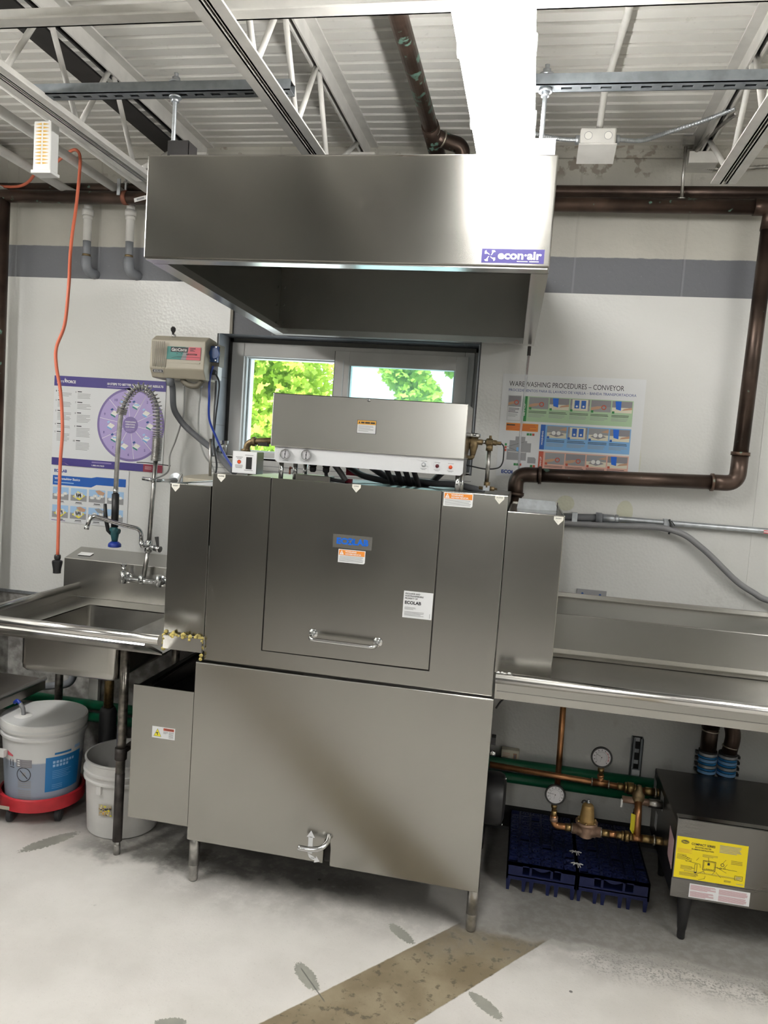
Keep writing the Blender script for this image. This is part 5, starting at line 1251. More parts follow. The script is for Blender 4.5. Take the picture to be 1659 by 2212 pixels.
b = MB('black'); b.tube(spline([(.528, 3.05, 1.317), (.536, 3.045, 1.295), (.530, 3.04, 1.262)], 4), .004, 8); b.bar((.536, 3.045, 1.312), (.548, 3.04, 1.296), .003, .003); b.build('cable_tie', t)
b = MB('white', ((.865, 3.0585, 1.293), *FRONT)); b.rect(0, 0, .05, .012, 'rose', 3); b.rect(.0, .004, .05, .008, 'white', 4); b.build('tape_mark', t)
b = MB('hose_light').tube(spline([(.10, 3.06, 1.268), (.30, 3.055, 1.2745), (.45, 3.05, 1.283), (.525, 3.045, 1.280), (.590, 3.05, 1.262), (.645, 3.05, 1.226), (.696, 3.05, 1.186), (.786, 3.05, 1.108), (.85, 3.05, 1.07), (.91, 3.05, 1.045), (1.1, 3.05, 1.02)], 8), .0115, 14)
tag(b.build('flexible_conduit'), 'grey flexible conduit sagging to the right below the metal conduit', 'conduit')

# ------------------------------------------------------------------ booster heater
t = thing('booster_heater', 'dark steel booster heater on short black legs below the drainboard', 'heater', (.88, 2.72, 0))
hx0, hx1, hy0, hy1 = .548, 1.25, 2.50, 2.945
b = MB('heater_dark'); b.box(hx0, hx1, hy0 + .004, hy1, .155, .394); b.build('body', t, .003)
b = MB('steel_heater'); b.box(hx0 - .001, hx1, hy0 - .004, hy0 + .004, .216, .4125); b.box(hx0, hx1, hy0 - .004, hy0 + .03, .4085, .4125, 'steel_bright'); b.build('front_cover', t, .0015)
b = MB('steel_heater'); b.box(hx0 - .002, hx1, hy0 - .002, hy0 + .004, .153, .2155); b.build('base_strip', t, .0015)
for x, y in ((.600, 2.535), (1.2, 2.535), (.600, 2.92), (1.2, 2.92)):
    MB('black').lathe((x, y, 0), (0, 0, 1), [(.011, 0), (.0125, .004), (.0125, .03), (.014, .032), (.0245, .150), (.0245, .156)], 20).build('leg', t)
b = MB('yellow', ((.5505, hy0 - .004, .2195), (1, 0, .0), (0, 0, 1))); W_, H_ = .2115, .1345
b.sheet(0, 0, W_, H_, 'yellow', .0006, 0); b.disc(.025, .119, .0125, 'ink', 1, 24, .0065); b.disc(.025, .119, .0112, 'yellow', 2, 24, .0053); b.disc(.025, .119, .0102, 'ink', 3, 24, .0046); b.text('Hatco', .0175, .1165, .015, .005, 'yellow', 4, .03, .2)
b.text('COMPACT SERIES', .044, .1125, .071, .0075, 'ink', 2, .02); b.text('BOOSTER HEATER', .056, .1045, .048, .0045, 'ink', 2, .015); b.text('PLUMBING INSTALLATION', .046, .0970, .066, .0045, 'ink', 2, .015)
b.bars(.128, .100, .196, .126, 6, 'ink_grey', 2, .5, 7); b.bars(.004, .083, .052, .097, 4, 'amber', 2, .35, 4); b.bars(.004, .060, .034, .078, 5, 'brass_dull', 2, .25, 5); b.bars(.080, .078, .128, .088, 3, 'brass_dull', 2, .3, 9); b.bars(.165, .068, .200, .082, 3, 'brass_dull', 2, .3, 11)
b.bars(.018, .030, .055, .043, 4, 'brass_dull', 2, .3, 12); b.bars(.016, .009, .075, .021, 3, 'brass_dull', 2, .35, 13); b.bars(.150, .008, .172, .015, 3, 'brass_dull', 2, .4, 14); b.bars(.186, .006, .207, .010, 1, 'ink_grey', 2, .4, 15)
def boxl(x0, y0, x1, y1, wd=.0012):
    for a, c in (((x0, y0), (x1, y0)), ((x1, y0), (x1, y1)), ((x1, y1), (x0, y1)), ((x0, y1), (x0, y0))): b.line(a, c, wd, 'ink', 3)
boxl(.084, .038, .121, .068, .0015); boxl(.087, .041, .118, .065, .0008); boxl(.060, .026, .067, .052, .001); boxl(.180, .020, .203, .034, .001); b.bars(.183, .022, .200, .032, 3, 'ink_grey', 3, .5, 3)
b.rect(.097, .054, .104, .062, 'ink', 3); b.rect(.060, .022, .067, .026, 'ink', 3)
for (x, y, r_) in ((.038, .066, .004), (.046, .060, .003), (.141, .062, .0055), (.137, .050, .003), (.148, .052, .003), (.126, .051, .002), (.034, .058, .0015)): b.ring(x, y, r_ * .7, r_, 'ink', 3, n=14)
for a, c in (((.03, .0585), (.075, .054)), ((.075, .054), (.077, .042)), ((.118, .051), (.185, .049)), ((.141, .067), (.150, .080)), ((.148, .055), (.155, .066)), ((.02, .075), (.05, .066)), ((.063, .064), (.070, .074)), ((.100, .064), (.098, .079)), ((.084, .038), (.092, .026)), ((.121, .038), (.113, .026)), ((.05, .036), (.060, .038)), ((.06, .014), (.092, .037)), ((.092, .008), (.094, .018)), ((.074, .003), (.093, .009)), ((.124, .036), (.140, .020)), ((.128, .050), (.155, .038))): b.line(a, c, .0009, 'ink', 3)
for k in range(36): x = .030 + k * .0044; b.line((x, .0235 - k * .00006), (x + .003, .0275 - k * .00006), .0008, 'ink', 3)
b.line((.028, .0285), (.190, .0265), .0006, 'ink_grey', 3)
for k in range(5): b.rect(.095 + k * .005, .0405, .097 + k * .005, .043, 'ink', 3)
part_label(b.build('instruction_label', t), 'yellow instruction label with a plumbing diagram')
b = MB('paper', ((.6020, hy0 - .002, .1600), *FRONT)); b.sheet(0, 0, .180, .0450, 'white_gloss')
for u0, w0, u1, w1 in ((.003, .025, .082, .042), (.003, .003, .077, .021), (.088, .024, .176, .041), (.088, .003, .174, .021)): b.bars(u0, w0, u1, w1, 6, 'rose_line', 2, .7, int(u0 * 1000))
part_label(b.build('caution_label', t), 'white label with pink print')
b = MB('paper', ((hx0, 2.60, .2), (0, -1, 0), (0, 0, 1))); b.O = V(hx0, 2.60, .24); b.prism([(0, 0), (.075, -.012), (.075, .085), (0, .097)], b.O - b.N * .0004, b.U, b.W, .001, 'rose_line'); b.O = V(hx0, 2.80, .315); b.sheet(0, 0, .055, .055, 'paper'); b.O = V(hx0, 2.86, .21); b.sheet(0, 0, .04, .06, 'paper'); b.O = V(hx0, 2.945, .31); b.sheet(0, 0, .05, .05, 'ink_grey')
b.build('side_labels', t)

# drain pair with banded couplings, behind the heater
t = thing('waste_branch', 'dark brown forked drain pipe with blue banded couplings behind the heater', 'pipe', (.72, 2.99, .44))
yw_ = 2.985
b = MB('copper_dark'); b.tube([(.726, yw_, .78), (.735, yw_, .56)], .032, 18); b.tube(round_path([(.742, yw_, .655), (.822, yw_, .565), (.806, yw_, .46)], .06, 8), .027, 18); b.tube([(.735, yw_, .58), (.734, yw_, .46)], .029, 18); b.build('fork', t)
MB('solder').cyl((.7347, yw_, .552), (.7345, yw_, .548), .0325).build('solder_ring', t); MB('solder').cyl((.810, yw_, .500), (.8095, yw_, .496), .0285).build('solder_ring', t); MB('solder').cyl((.790, yw_, .602), (.793, yw_, .598), .0285).build('solder_ring', t)
for x in (.734, .8045):
    b = MB('rubber'); b.cyl((x, yw_, .385), (x, yw_, .475), .0325); b.tube([(x, yw_, .32), (x, yw_, .39)], .027, 14, 'copper_dark')
    for k in range(4): z = .397 + k * .022; b.lathe((x, yw_, z - .005), (0, 0, 1), [(.0335, 0), (.0342, .001), (.0342, .009), (.0335, .01)], 24, 'galvanized' if k % 2 else 'sky_blue'); b.box(x + (.03 if x > .77 else -.042), x + (.042 if x > .77 else -.03), yw_ - .01, yw_ + .01, z - .005, z + .005, 'black')
    for k in range(3): z = .408 + k * .022; b.lathe((x, yw_, z - .004), (0, 0, 1), [(.0332, 0), (.0332, .008)], 24, 'label_blue')
    b.build('banded_coupling', t)

# heater plumbing
t = thing('water_line', 'copper water line with pressure gauges feeding the booster heater', 'pipework', (.25, 2.85, .2))
yp, zp = 2.85, .346
def fit(bm, x0, x1, y, z, r_, m_='brass'): bm.cyl((x0, y, z), (x1, y, z), r_, m=m_)
b = MB('copper_new'); b.tube([(-.06, yp, .356), (.545, yp, .338)], .0112, 14); b.tube([(.193, 2.92, .64), (.199, 2.92, .22)], .0112, 14); b.build('copper_pipe', t)
b = MB('copper_new'); b.cyl((.193, 2.92, .60), (.193, 2.92, .615), .0145); b.cyl((.193, 2.92, .612), (.193, 2.92, .617), .016); b.build('coupling', t)
b = MB('copper_new'); fit(b, .312, .316, yp, .3455, .0155, 'solder'); fit(b, .316, .375, yp, .345, .0135, None); fit(b, .371, .376, yp, .344, .0155, 'solder'); b.cyl((.345, yp, .345), (.344, yp, .372), .0105); b.cyl((.344, yp, .368), (.343, yp, .376), .012); b.build('tee', t)
b = MB('brass'); fit(b, .405, .425, yp, .3425, .0135); fit(b, .430, .438, yp, .342, .019); fit(b, .440, .462, yp, .3415, .0215); fit(b, .462, .470, yp, .341, .017); fit(b, .500, .535, yp, .3395, .0145); fit(b, .535, .541, yp, .339, .018, 'solder'); fit(b, .541, .560, yp, .339, .014); b.build('union', t)
b = MB('brass'); b.cyl((.344, yp, .376), (.3425, yp, .402), .008); b.lathe((.3425, yp, .388), (0, 0, 1), [(.012, 0), (.0125, .014)], 6); b.build('gauge_stem', t)
b = gauge(MB(), (.339, yp - .012, .4475), (-.05, -1, .12), .0375, 'black'); b.line((-.004, .004), (-.020, .011), .0012, 'ink', 3); b.line((.0, .0), (-.004, -.016), .0009, 'ink_grey', 3); b.ring(0, 0, .024, .0255, 'rose', 2, -.5, 1.0, 12); b.disc(0, 0, .002, 'ink', 4); b.lathe((.339, yp + .006, .4475), (0, -1, 0), [(.030, 0), (.034, .016)], 24, 'black'); b.build('pressure_gauge', t)
y2, z2 = 2.70, .230
b = MB('brass'); b.tube(round_path([(.180, y2, .268), (.183, y2, .230), (.262, y2, .231)], .03, 8), .0115, 14, 'copper_new'); b.cyl((.180, y2, .262), (.181, y2, .285), .010); b.cyl((.1815, y2, .247), (.181, y2, .262), .014, m='bronze_body'); fit(b, .222, .245, y2, .2305, .0135); fit(b, .243, .250, y2, .2305, .017, 'solder'); b.cyl((.1785, y2, .285), (.1785, y2, .315), .0075); b.lathe((.1785, y2, .295), (0, 0, 1), [(.0115, 0), (.0115, .012)], 6); b.build('elbow', t)
b = gauge(MB(), (.178, y2 - .010, .3475), (-.03, -1, .12), .0350, 'black'); b.line((-.004, .002), (-.020, .003), .0012, 'ink', 3); b.line((.0, .0), (-.004, -.015), .0009, 'ink_grey', 3); b.disc(0, 0, .002, 'ink', 4); b.lathe((.178, y2 + .008, .3475), (0, -1, 0), [(.028, 0), (.032, .016)], 24, 'black'); b.build('pressure_gauge', t)
xv = .293
b = MB('bronze_body'); b.lathe((xv, y2, .206), (0, 0, 1), [(.018, 0), (.024, .004), (.026, .03), (.030, .045), (.038, .050), (.038, .058)], 24); b.tube([(.246, y2, .2305), (.342, y2, .2305)], [.019, .019], 8); b.tube([(.262, y2, .2305), (.326, y2, .2305)], .021, 16); b.build('regulator_body', t)
b = MB('bronze_valve'); b.lathe((xv, y2, .256), (0, 0, 1), [(.036, 0), (.036, .006), (.030, .009), (.0255, .012), (.0205, .058), (.0185, .066), (.011, .071), (.0, .072)], 24)
for k in range(6): a = k * PI / 3 + .4; b.cyl((xv + .032 * math.cos(a), y2 + .032 * math.sin(a), .256), (xv + .032 * math.cos(a), y2 + .032 * math.sin(a), .269), .0045, seg=6, m='brass')
b.cyl((xv, y2, .327), (xv, y2, .342), .004, m='galvanized'); b.cyl((xv, y2, .329), (xv, y2, .334), .007, seg=6, m='galvanized'); b.tube(spline([(xv - .004, y2, .333), (xv - .016, y2, .335), (xv - .022, y2, .326)], 4), .003, 6, 'black'); b.build('regulator_bonnet', t)
b = MB('brass'); fit(b, .340, .346, y2, .2305, .0165, 'solder'); fit(b, .346, .372, y2, .2305, .0125); fit(b, .360, .400, y2, .2308, .0115, 'copper_new'); fit(b, .395, .425, y2, .231, .0125); fit(b, .412, .420, y2, .231, .0165); fit(b, .424, .438, y2, .231, .0185); fit(b, .438, .450, y2, .231, .014); fit(b, .450, .482, y2, .2315, .0135, 'copper_new'); fit(b, .482, .520, y2, .232, .0135); fit(b, .518, .524, y2, .232, .0175, 'solder'); fit(b, .524, .556, y2, .232, .0135)
b.build('nipple', t)
b = MB('copper_new'); b.tube([(.4645, y2, .232), (.4635, 2.735, .355)], .0125, 14); b.build('copper_drop', t)
b = MB('brass_dull'); b.lathe((.4635, 2.735, .285), (0, .06, 1), [(.0155, 0), (.0155, .016), (.013, .02), (.013, .03)], 14); b.lathe((.4635, 2.742, .330), (0, 0, 1), [(.012, 0), (.016, .008), (.021, .022), (.021, .036), (.012, .05), (.008, .07)], 16); fit(b, .41, .52, 2.745, .342, .012, 'bronze_body'); b.lathe((.500, 2.745, .342), (1, 0, 0), [(.016, 0), (.016, .045)], 8, 'pipe_steel'); b.box(.405, .411, 2.73, 2.74, .318, .345, 'white'); b.build('relief_valve', t)
b = MB('yellow_sign'); b.hexa([(.437, 2.690, .262), (.452, 2.700, .238), (.4535, 2.701, .238), (.4385, 2.691, .262), (.437, 2.692, .318), (.452, 2.702, .310), (.4535, 2.703, .310), (.4385, 2.693, .318)]); part_label(b.build('valve_tag', t), 'yellow hanging tag')
for z, r_, lab in ((.292, .0205, 'upper green pipe along the foot of the wall'), (.236, .0205, 'lower green pipe along the foot of the wall')):
    b = MB('green_pipe'); b.tube([(-2.8, 3.045, z + .003), (1.6, 3.045, z - .001)], r_, 16)
    tag(b.build('green_pipe'), lab, 'pipe')
b = MB('galv_strut'); x = .497
b.box(x - .0205, x - .018, 3.062, YW - .004, .20, .455); b.box(x + .018, x + .0205, 3.062, YW - .004, .20, .455); b.box(x - .0205, x + .0205, YW - .007, YW - .004, .20, .455, 'black'); b.box(x - .0205, x - .010, 3.062, 3.065, .20, .455); b.box(x + .010, x + .0205, 3.062, 3.065, .20, .455)
for k in range(6): b.box(x - .011, x + .011, YW - .009, YW - .006, .210 + k * .045, .225 + k * .045, 'galvanized')
b.box(x - .014, x + .014, 3.052, 3.064, .300, .335, 'galvanized'); tag(b.build('wall_strut'), 'grey upright slotted strut on the wall behind the copper line', 'strut channel')
t = thing('wall_outlet', 'small cream outlet box on the wall above the green pipes', 'outlet', (.012, 3.08, .28))
b = MB('cream_ink'); b.box(-.022, .049, 3.06, YW - .005, .2835, .342); b.build('box', t, .003); b = MB('rose_line', ((-.022, 3.06, .2835), *FRONT)); b.bars(.006, .012, .036, .048, 5, 'pale_red', 2, .3, 3); b.rect(.048, .012, .062, .047, 'skin_ink', 2); b.rect(.052, .017, .058, .042, 'grey_ink', 3); b.build('cover', t)

# ------------------------------------------------------------------ two blue plastic racks tied together on the floor
def rack(x0, label):
    t = thing('plastic_rack', label, 'plastic rack', (x0 + .119, 2.85, 0), 'blue racks tied together')
    wd, y0, y1, zt, zb = .2385, 2.645, 3.055, .102, .04
    b = MB('navy_plastic'); n, mrows = 6, 10; dx, dy = wd / n, (y1 - y0) / mrows
    # top lattice: rings joined by ribs
    for i in range(n + 1): b.box(x0 + max(0, i * dx - .004), x0 + min(wd, i * dx + .004), y0, y1, zt - .012, zt)
    for j in range(mrows + 1): b.box(x0, x0 + wd, max(y0, y0 + j * dy - .004), min(y1, y0 + j * dy + .004), zt - .012, zt)
    for i in range(n):
        for j in range(mrows):
            if (i * 7 + j * 5) % 9 == 0: continue
            c = V(x0 + (i + .5) * dx, y0 + (j + .5) * dy, zt - .010)
            b.lathe(c, (0, 0, 1), [(.0135, 0), (.0135, .0115), (.009, .0115), (.009, 0)], 14, None, False)
            if (i + j) % 2: b.box(c.x - .019, c.x + .019, c.y - .003, c.y + .003, zt - .012, zt - .001)
            else: b.box(c.x - .003, c.x + .003, c.y - .019, c.y + .019, zt - .012, zt - .001)
    b.box(x0, x0 + wd, y0, y1, zb + .012, zb + .016)
    b.build('lattice_top', t)
    # side skirts with openings
    b = MB('navy_plastic')
    for y in (y0, y1 - .006):
        for a0, a1, z0, z1 in ((0, .055, zb, zt), (.055, .185, zb, .062), (.185, wd, zb, zt), (.078, .086, .06, zt), (.150, .158, .06, zt), (.055, .185, .094, zt)): b.box(x0 + a0, x0 + a1, y, y + .006, z0, z1)
    P = [(.086, .094)] + [(.086 + .064 * k / 8, .094 - .012 * math.sin(PI * k / 8)) for k in range(9)] + [(.150, .094)]
    b.prism(P, (x0, y0 + .004, 0), *FRONT, .006)
    for x in (x0, x0 + wd - .006): b.box(x, x + .006, y0, y1, zb, zt)
    b.build('skirt', t)
    for a in (.0, .054, .080, .137, .165, .220):
        for y in (y0, 2.84, y1 - .012):
            w1 = .016; MB('navy_plastic').hexa([(x0 + a + .003, y + .002, 0), (x0 + a + w1 - .003, y + .002, 0), (x0 + a + w1 - .003, y + .010, 0), (x0 + a + .003, y + .010, 0), (x0 + a, y, zb + .002), (x0 + a + w1, y, zb + .002), (x0 + a + w1, y + .012, zb + .002), (x0 + a, y + .012, zb + .002)]).build('foot', t)
    return t
rack(.0335, 'left one of the two dark blue plastic racks tied together on the floor')
rack(.2755, 'right one of the two dark blue plastic racks, nearer the heater')
for y, lab in ((2.70, 'knotted white string tying the blue racks together, front one'), (2.785, 'knotted white string tying the blue racks together, rear one')):
    b = MB('string'); c = V(.2735, y, .104)
    b.tube([(.255, y, .100), (.262, y, .104), c, (.285, y, .104), (.292, y, .100)], .0022, 6); b.lathe(c + V(0, 0, -.002), (0, 0, 1), [(.004, 0), (.005, .004), (0, .008)], 8)
    for dx, dy, dz in ((-.022, -.008, .004), (-.014, -.016, .002), (.020, -.010, .005), (.012, -.018, -.002), (.004, -.022, -.004)): b.tube([c, c + V(dx * .5, dy * .5, .006), c + V(dx, dy, dz)], .0016, 6)
    tag(b.build('string_tie'), lab, 'string')
# ------------------------------------------------------------------ posters
def poster(name, label, x0, z0, wd, ht, m_='paper', tilt=0.0):
    t = thing(name, label, 'poster', (x0 + wd / 2, YW - .007, z0))
    U = V(math.cos(tilt), 0, math.sin(tilt)); W = V(-math.sin(tilt), 0, math.cos(tilt))
    b = MB(m_, ((x0, YW - .0075, z0), U, W)); b.sheet(0, 0, wd, ht, m_, .0015); return t, b

# violet flow chart
t, b = poster('flow_chart_poster', 'white and violet wheel chart poster, upper one behind the faucet', -2.087, 1.338, .530, .392)
W_, H_ = .530, .392
b.rect(0, H_ - .044, W_, H_, 'violet', 1); b.rect(0, 0, W_, .033, 'violet', 1); b.rect(W_ - .090, 0, W_, .033, 'crimson', 2)
b.text('pure', .014, H_ - .0335, .034, .0135, 'white', 2, .0); b.text('FORCE', .060, H_ - .030, .044, .0125, 'white', 2, .03); b.poly([(.050, H_ - .026), (.060, H_ - .012), (.056, H_ - .028)], 'white', 2); b.poly([(.049, H_ - .020), (.052, H_ - .007), (.056, H_ - .020)], 'white', 2)
b.text('10 STEPS TO BETTER WAREWASHING RESULTS', .255, H_ - .0285, .262, .0100, 'white', 2, .03); b.rect(.255, H_ - .0365, .42, H_ - .0345, 'lilac', 2)
for k in range(5): b.line((.03 + k * .006, .030 - k * .003), (.075 + k * .002, .004), .0012, 'lilac_dark', 2)
b.bars(.195, .020, .290, .027, 2, 'lilac', 2, .5, 2); b.text('1.888.444.7633', .195, .0065, .060, .0065, 'white', 2, .02); b.bars(W_ - .082, .010, W_ - .048, .025, 3, 'rose_line', 3, .4, 1)
for c, xs in ((0, .010), (1, .105)):
    y = H_ - .062
    for k in range(5):
        n = k + 1 + 5 * c; b.text(str(n), xs if n < 10 else xs - .004, y - .008, .0035 if n != 10 else .008, .0075, 'ink', 2, .02)
        b.rect(xs + .010, y - .005, xs + .030 + 4e-3 * (k % 2), y - .001, 'ink', 2); nl = (3, 4, 6, 2, 6)[k] if c == 0 else (4, 4, 6, 7, 6)[k]
        b.bars(xs + .010, y - .010 - nl * .0058, xs + .077, y - .009, nl, 'ink_grey', 2, .35, k + 7 * c)
        y -= .023 + nl * .0058
cx, cz, R_ = .372, .197, .158
b.disc(cx, cz, R_, 'lilac_dark', 1, 64); b.disc(cx, cz, R_ - .010, 'lilac', 2, 64); b.disc(cx, cz, .036, 'lilac_dark', 5, 40)
for k in range(10):
    a = PI / 2 + .15 - k * PI / 5; b.line((cx + .036 * math.cos(a), cz + .036 * math.sin(a)), (cx + (R_ - .010) * math.cos(a), cz + (R_ - .010) * math.sin(a)), .0018, 'white', 4)
    am = a - PI / 10; n = 1 + k; rr = R_ - .030
    b.text(str(n), cx + rr * math.cos(am + .15) - .005, cz + rr * math.sin(am + .15) - .006, .006 if n < 10 else .014, .011, 'violet', 4, .01)
    px, pz = cx + .092 * math.cos(am - .1), cz + .092 * math.sin(am - .1)
    b.poly([(px - .018, pz - .006), (px + .004, pz - .016), (px + .019, pz - .002), (px - .003, pz + .009)], 'white', 4); b.poly([(px - .018, pz - .006), (px + .004, pz - .016), (px + .004, pz - .023), (px - .018, pz - .013)], 'sky_blue' if k % 2 else 'teal', 4)
    for q_ in (-.006, .003, .010): b.disc(px + q_, pz - .001, .0045, 'paper_warm' if k % 3 else 'pale_blue', 5, 12)
    b.poly([(px - .020, pz + .012), (px - .010, pz + .018), (px - .004, pz + .012), (px - .014, pz + .006)], 'pump_blue' if k % 2 == 0 else 'pale_blue', 5)
for i, (s, w_) in enumerate((('WAREWASHING', .050), ('OPERATIONAL', .046), ('FLOW CHART', .044))): b.text(s, cx - w_ / 2, cz + .010 - i * .011, w_, .0062, 'white', 6, .03)
b.bars(cx - .02, cz - .028, cx + .02, cz - .016, 3, 'lilac', 6, .35, 2)
b.build('sheet', t)

# blue basics sheet
t, b = poster('basics_poster', 'white and blue poster of eight small pictures, lower one behind the faucet', -2.090, 1.085, .378, .249)
b.text('ECOLAB', .018, .2215, .062, .0135, 'ink_blue', 2, .045)
b.poly([(.012, .165), (.20, .165), (.225, .178), (.365, .178), (.365, .213), (.225, .213), (.20, .207), (.012, .207)], 'blue_banner', 1); b.text('Warewashing Basics', .020, .1855, .125, .0135, 'white', 2, .02); b.rect(.020, .1745, .115, .1785, 'pale_blue', 2)
rg = random.Random(12)
for r_ in range(2):
    for c in range(4):
        u, w_ = .014 + c * .0885, .100 - r_ * .080; b.rect(u, w_, u + .078, w_ + .056, 'pale_blue', 1); b.rect(u, w_, u + .078, w_ + .026, 'mid_grey', 2)
        if (r_, c) in ((0, 1), (1, 0), (1, 1)):
            b.poly([(u + .010, w_ + .018), (u + .044, w_ + .004), (u + .070, w_ + .026), (u + .034, w_ + .044)], 'yellow_sign', 3)
            for k in range(4): b.disc(u + .026 + k * .009, w_ + .024 + (k % 2) * .004, .009, 'white', 4, 14, .012); b.ring(u + .026 + k * .009, w_ + .024 + (k % 2) * .004, .0078, .009, 'mid_grey', 5, n=14)
        else:
            for k in range(4): b.disc(u + .016 + k * .015, w_ + .020 + (k % 2) * .009, .011, 'white', 3, 16, .007); b.ring(u + .016 + k * .015, w_ + .020 + (k % 2) * .009, .006, .007, 'mid_grey', 4, n=14)
        if c == 2 or (r_, c) == (1, 1): b.poly([(u + .030, w_ + .052), (u + .046, w_ + .036), (u + .070, w_ + .034), (u + .076, w_ + .046), (u + .050, w_ + .056)], 'skin_ink' if r_ == 0 or c == 1 else 'mid_grey', 5)
        b.rect(u + .025, w_ - .0085, u + .055, w_ - .005, 'ink', 2); b.rect(u + .022, w_ - .0135, u + .058, w_ - .011, 'ink_grey', 2)
b.rect(.012, .006, .080, .009, 'lilac_dark', 2)
b.build('sheet', t)

# conveyor procedures sheet
t, b = poster('procedures_poster', 'white coloured procedures poster on the wall right of the window', -.1335, 1.434, .540, .4005, 'paper', .006)
H_ = .4005
b.text('WAREWASHING PROCEDURES – CONVEYOR', .026, H_ - .047, .435, .0195, 'ink', 2, .0); b.text('PROCEDIMIENTOS PARA EL LAVADO DE VAJILLA – BANDA TRANSPORTADORA', .026, H_ - .070, .482, .0130, 'ink_blue', 2, .0)
def scene_pic(u, w_, wd, ht, k):
    b.rect(u, w_, u + wd, w_ + ht, 'cream_ink' if k % 2 else 'mid_grey', 3); b.rect(u, w_ + ht * .45, u + wd, w_ + ht, 'grey_ink' if k % 3 else 'mid_grey', 4)
    if k % 4 == 0: b.ring(u + wd * .65, w_ + ht * .4, .006, .0095, 'red_ink', 6, n=16); b.poly([(u, w_ + ht * .1), (u + wd * .4, w_ + ht * .25), (u + wd * .62, w_ + ht * .5), (u + wd * .3, w_ + ht * .48), (u, w_ + ht * .35)], 'skin_ink', 5)
    elif k % 4 == 1: b.poly([(u + wd * .2, w_ + ht * .3), (u + wd * .45, w_ + ht * .2), (u + wd * .45, w_ + ht), (u + wd * .15, w_ + ht)], 'brand_blue', 5); b.poly([(u + wd * .5, w_ + ht * .2), (u + wd, w_ + ht * .3), (u + wd, w_ + ht * .5), (u + wd * .6, w_ + ht * .35)], 'skin_ink', 6)
    elif k % 4 == 2:
        b.rect(u + wd * .1, w_ + ht * .02, u + wd * .9, w_ + ht * .98, 'cream_ink', 5)
        for d_ in (.22, .56): b.rect(u + wd * d_, w_ + ht * .2, u + wd * (d_ + .24), w_ + ht * .9, 'blue_banner', 6); b.disc(u + wd * (d_ + .12), w_ + ht * .38, .004, 'white', 7, 12)
    else: b.poly([(u + wd * .1, w_ + ht * .3), (u + wd * .5, w_ + ht * .1), (u + wd * .9, w_ + ht * .3), (u + wd * .5, w_ + ht * .6)], 'grey_ink', 5); b.disc(u + wd * .35, w_ + ht * .42, .008, 'white', 6, 14); b.disc(u + wd * .6, w_ + ht * .42, .008, 'white', 6, 14); b.poly([(u + wd * .6, w_ + ht * .7), (u + wd, w_ + ht * .95), (u + wd, w_ + ht * .65)], 'skin_ink', 6)
b.rect(.026, .220, .078, .318, 'mid_grey', 1); b.rect(.027, .221, .077, .317, 'paper', 2); scene_pic(.028, .274, .048, .042, 4); b.bars(.030, .250, .072, .270, 4, 'ink', 3, .4, 2); b.bars(.030, .234, .068, .248, 3, 'ink_grey', 3, .35, 3)
b.rect(.083, .219, .500, .317, 'pale_green', 1); b.rect(.083, .219, .101, .317, 'green_ink', 2)
for k in range(5): u = .108 + k * .0785; scene_pic(u, .270, .074, .044, (0, 1, 2, 4, 5)[k]); b.rect(u + .001, .266, u + .010, .275, 'green_ink', 7); b.bars(u, .252, u + .070, .262, 2, 'ink', 3, .4, k); b.bars(u, .236, u + .066, .250, 3, 'ink_grey', 3, .35, k + 3)
b.rect(.026, .180, .150, .210, 'orange_ink', 1); b.bars(.028, .183, .147, .206, 4, 'red_ink', 2, .35, 3); b.rect(.028, .2, .06, .205, 'ink', 3)
b.rect(.160, .113, .500, .210, 'sky_blue', 1); b.rect(.160, .113, .178, .210, 'blue_banner', 2)
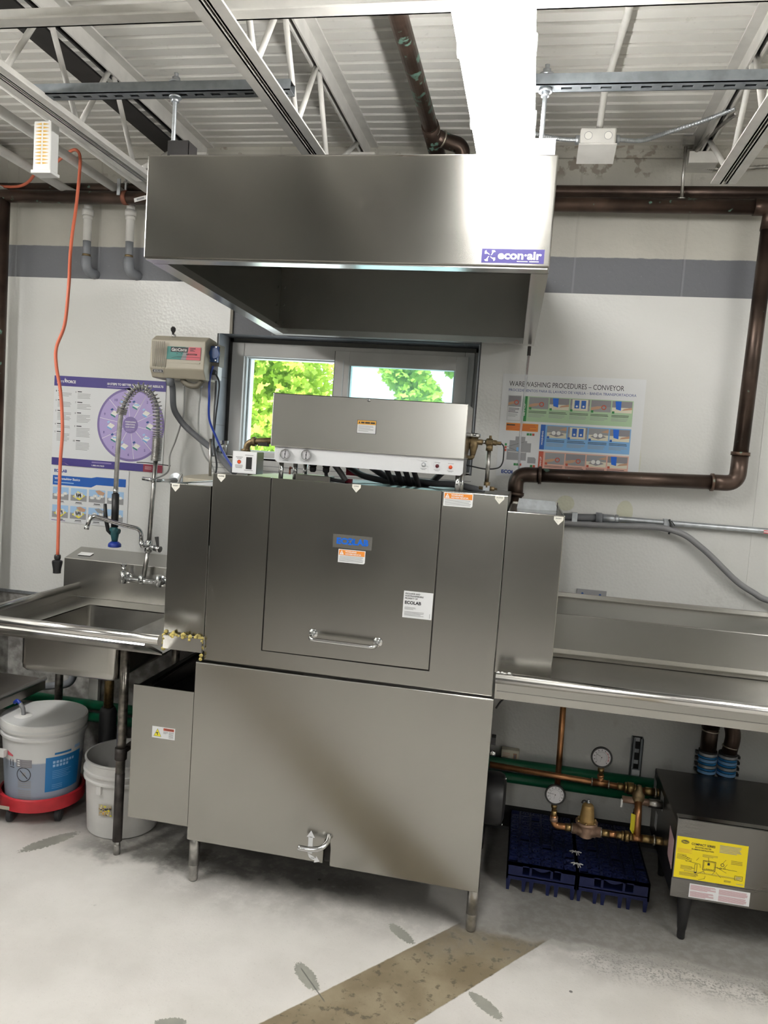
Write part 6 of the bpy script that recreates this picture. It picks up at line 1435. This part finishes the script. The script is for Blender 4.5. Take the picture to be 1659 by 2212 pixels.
for k in range(4): u = .185 + k * .079; scene_pic(u, .160, .074, .046, (3, 2, 3, 1)[k]); b.rect(u + .001, .157, u + .010, .166, 'blue_banner', 8); b.bars(u, .143, u + .070, .154, 2, 'ink', 3, .4, k); b.bars(u, .126, u + .068, .141, 3, 'ink_grey', 3, .35, k + 5)
b.rect(.160, .012, .500, .106, 'pale_red', 1); b.rect(.160, .012, .178, .106, 'red_ink', 2)
for k in range(4): u = .185 + k * .079; scene_pic(u, .058, .074, .044, (0, 4, 3, 1)[k]); b.rect(u + .001, .055, u + .010, .064, 'red_ink', 8); b.bars(u, .044, u + .070, .053, 2, 'ink', 3, .4, k); b.bars(u, .020, u + .068, .042, 4, 'ink_grey', 3, .35, k + 5)
b.prism([(.036, .065), (.112, .065), (.112, .098), (.128, .098), (.128, .134), (.112, .134), (.112, .142), (.104, .142), (.104, .158), (.066, .158), (.066, .142), (.044, .142), (.044, .108), (.036, .108)], b.O, b.U, b.W, .0007, 'mid_grey')
b.line((.036, .116), (.100, .138), .001, 'ink', 4); b.line((.036, .116), (.085, .098), .001, 'ink', 4); b.rect(.072, .100, .084, .116, 'sky_blue', 4); b.rect(.04, .096, .11, .0975, 'white', 4)
b.poly([(.118, .056), (.150, .056), (.150, .074), (.144, .080), (.118, .080)], 'mid_grey', 3)
for u, w_, n in ((.108, .164, 3), (.066, .044, 3), (.130, .041, 2)):
    for k in range(n): b.rect(u + k * .0105, w_, u + .009 + k * .0105, w_ + .009, ('green_ink', 'green_ink', 'red_ink')[k if n == 3 else k + 1], 2)
for k in range(3): b.rect(.026, .098 + k * .011, .034, .107 + k * .011, ('red_ink', 'red_ink', 'green_ink')[k], 2)
b.text('ECOLAB', .020, .0105, .074, .0145, 'ink_blue', 2, .045)
U0, W0 = b.U.copy(), b.W.copy()
for s, w_, h_ in (('SET-UP', .240, .05), ('WASHING', .130, .055), ('CLEAN-UP', .030, .055)):
    o = b.O.copy(); xx = .095 if s == 'SET-UP' else .172
    b.O = o + U0 * xx + W0 * w_; b.U, b.W = W0, -U0; b.text(s, 0, 0, h_, .0065, 'white', 3, .02); b.O, b.U, b.W = o, U0, W0
b.build('sheet', t)
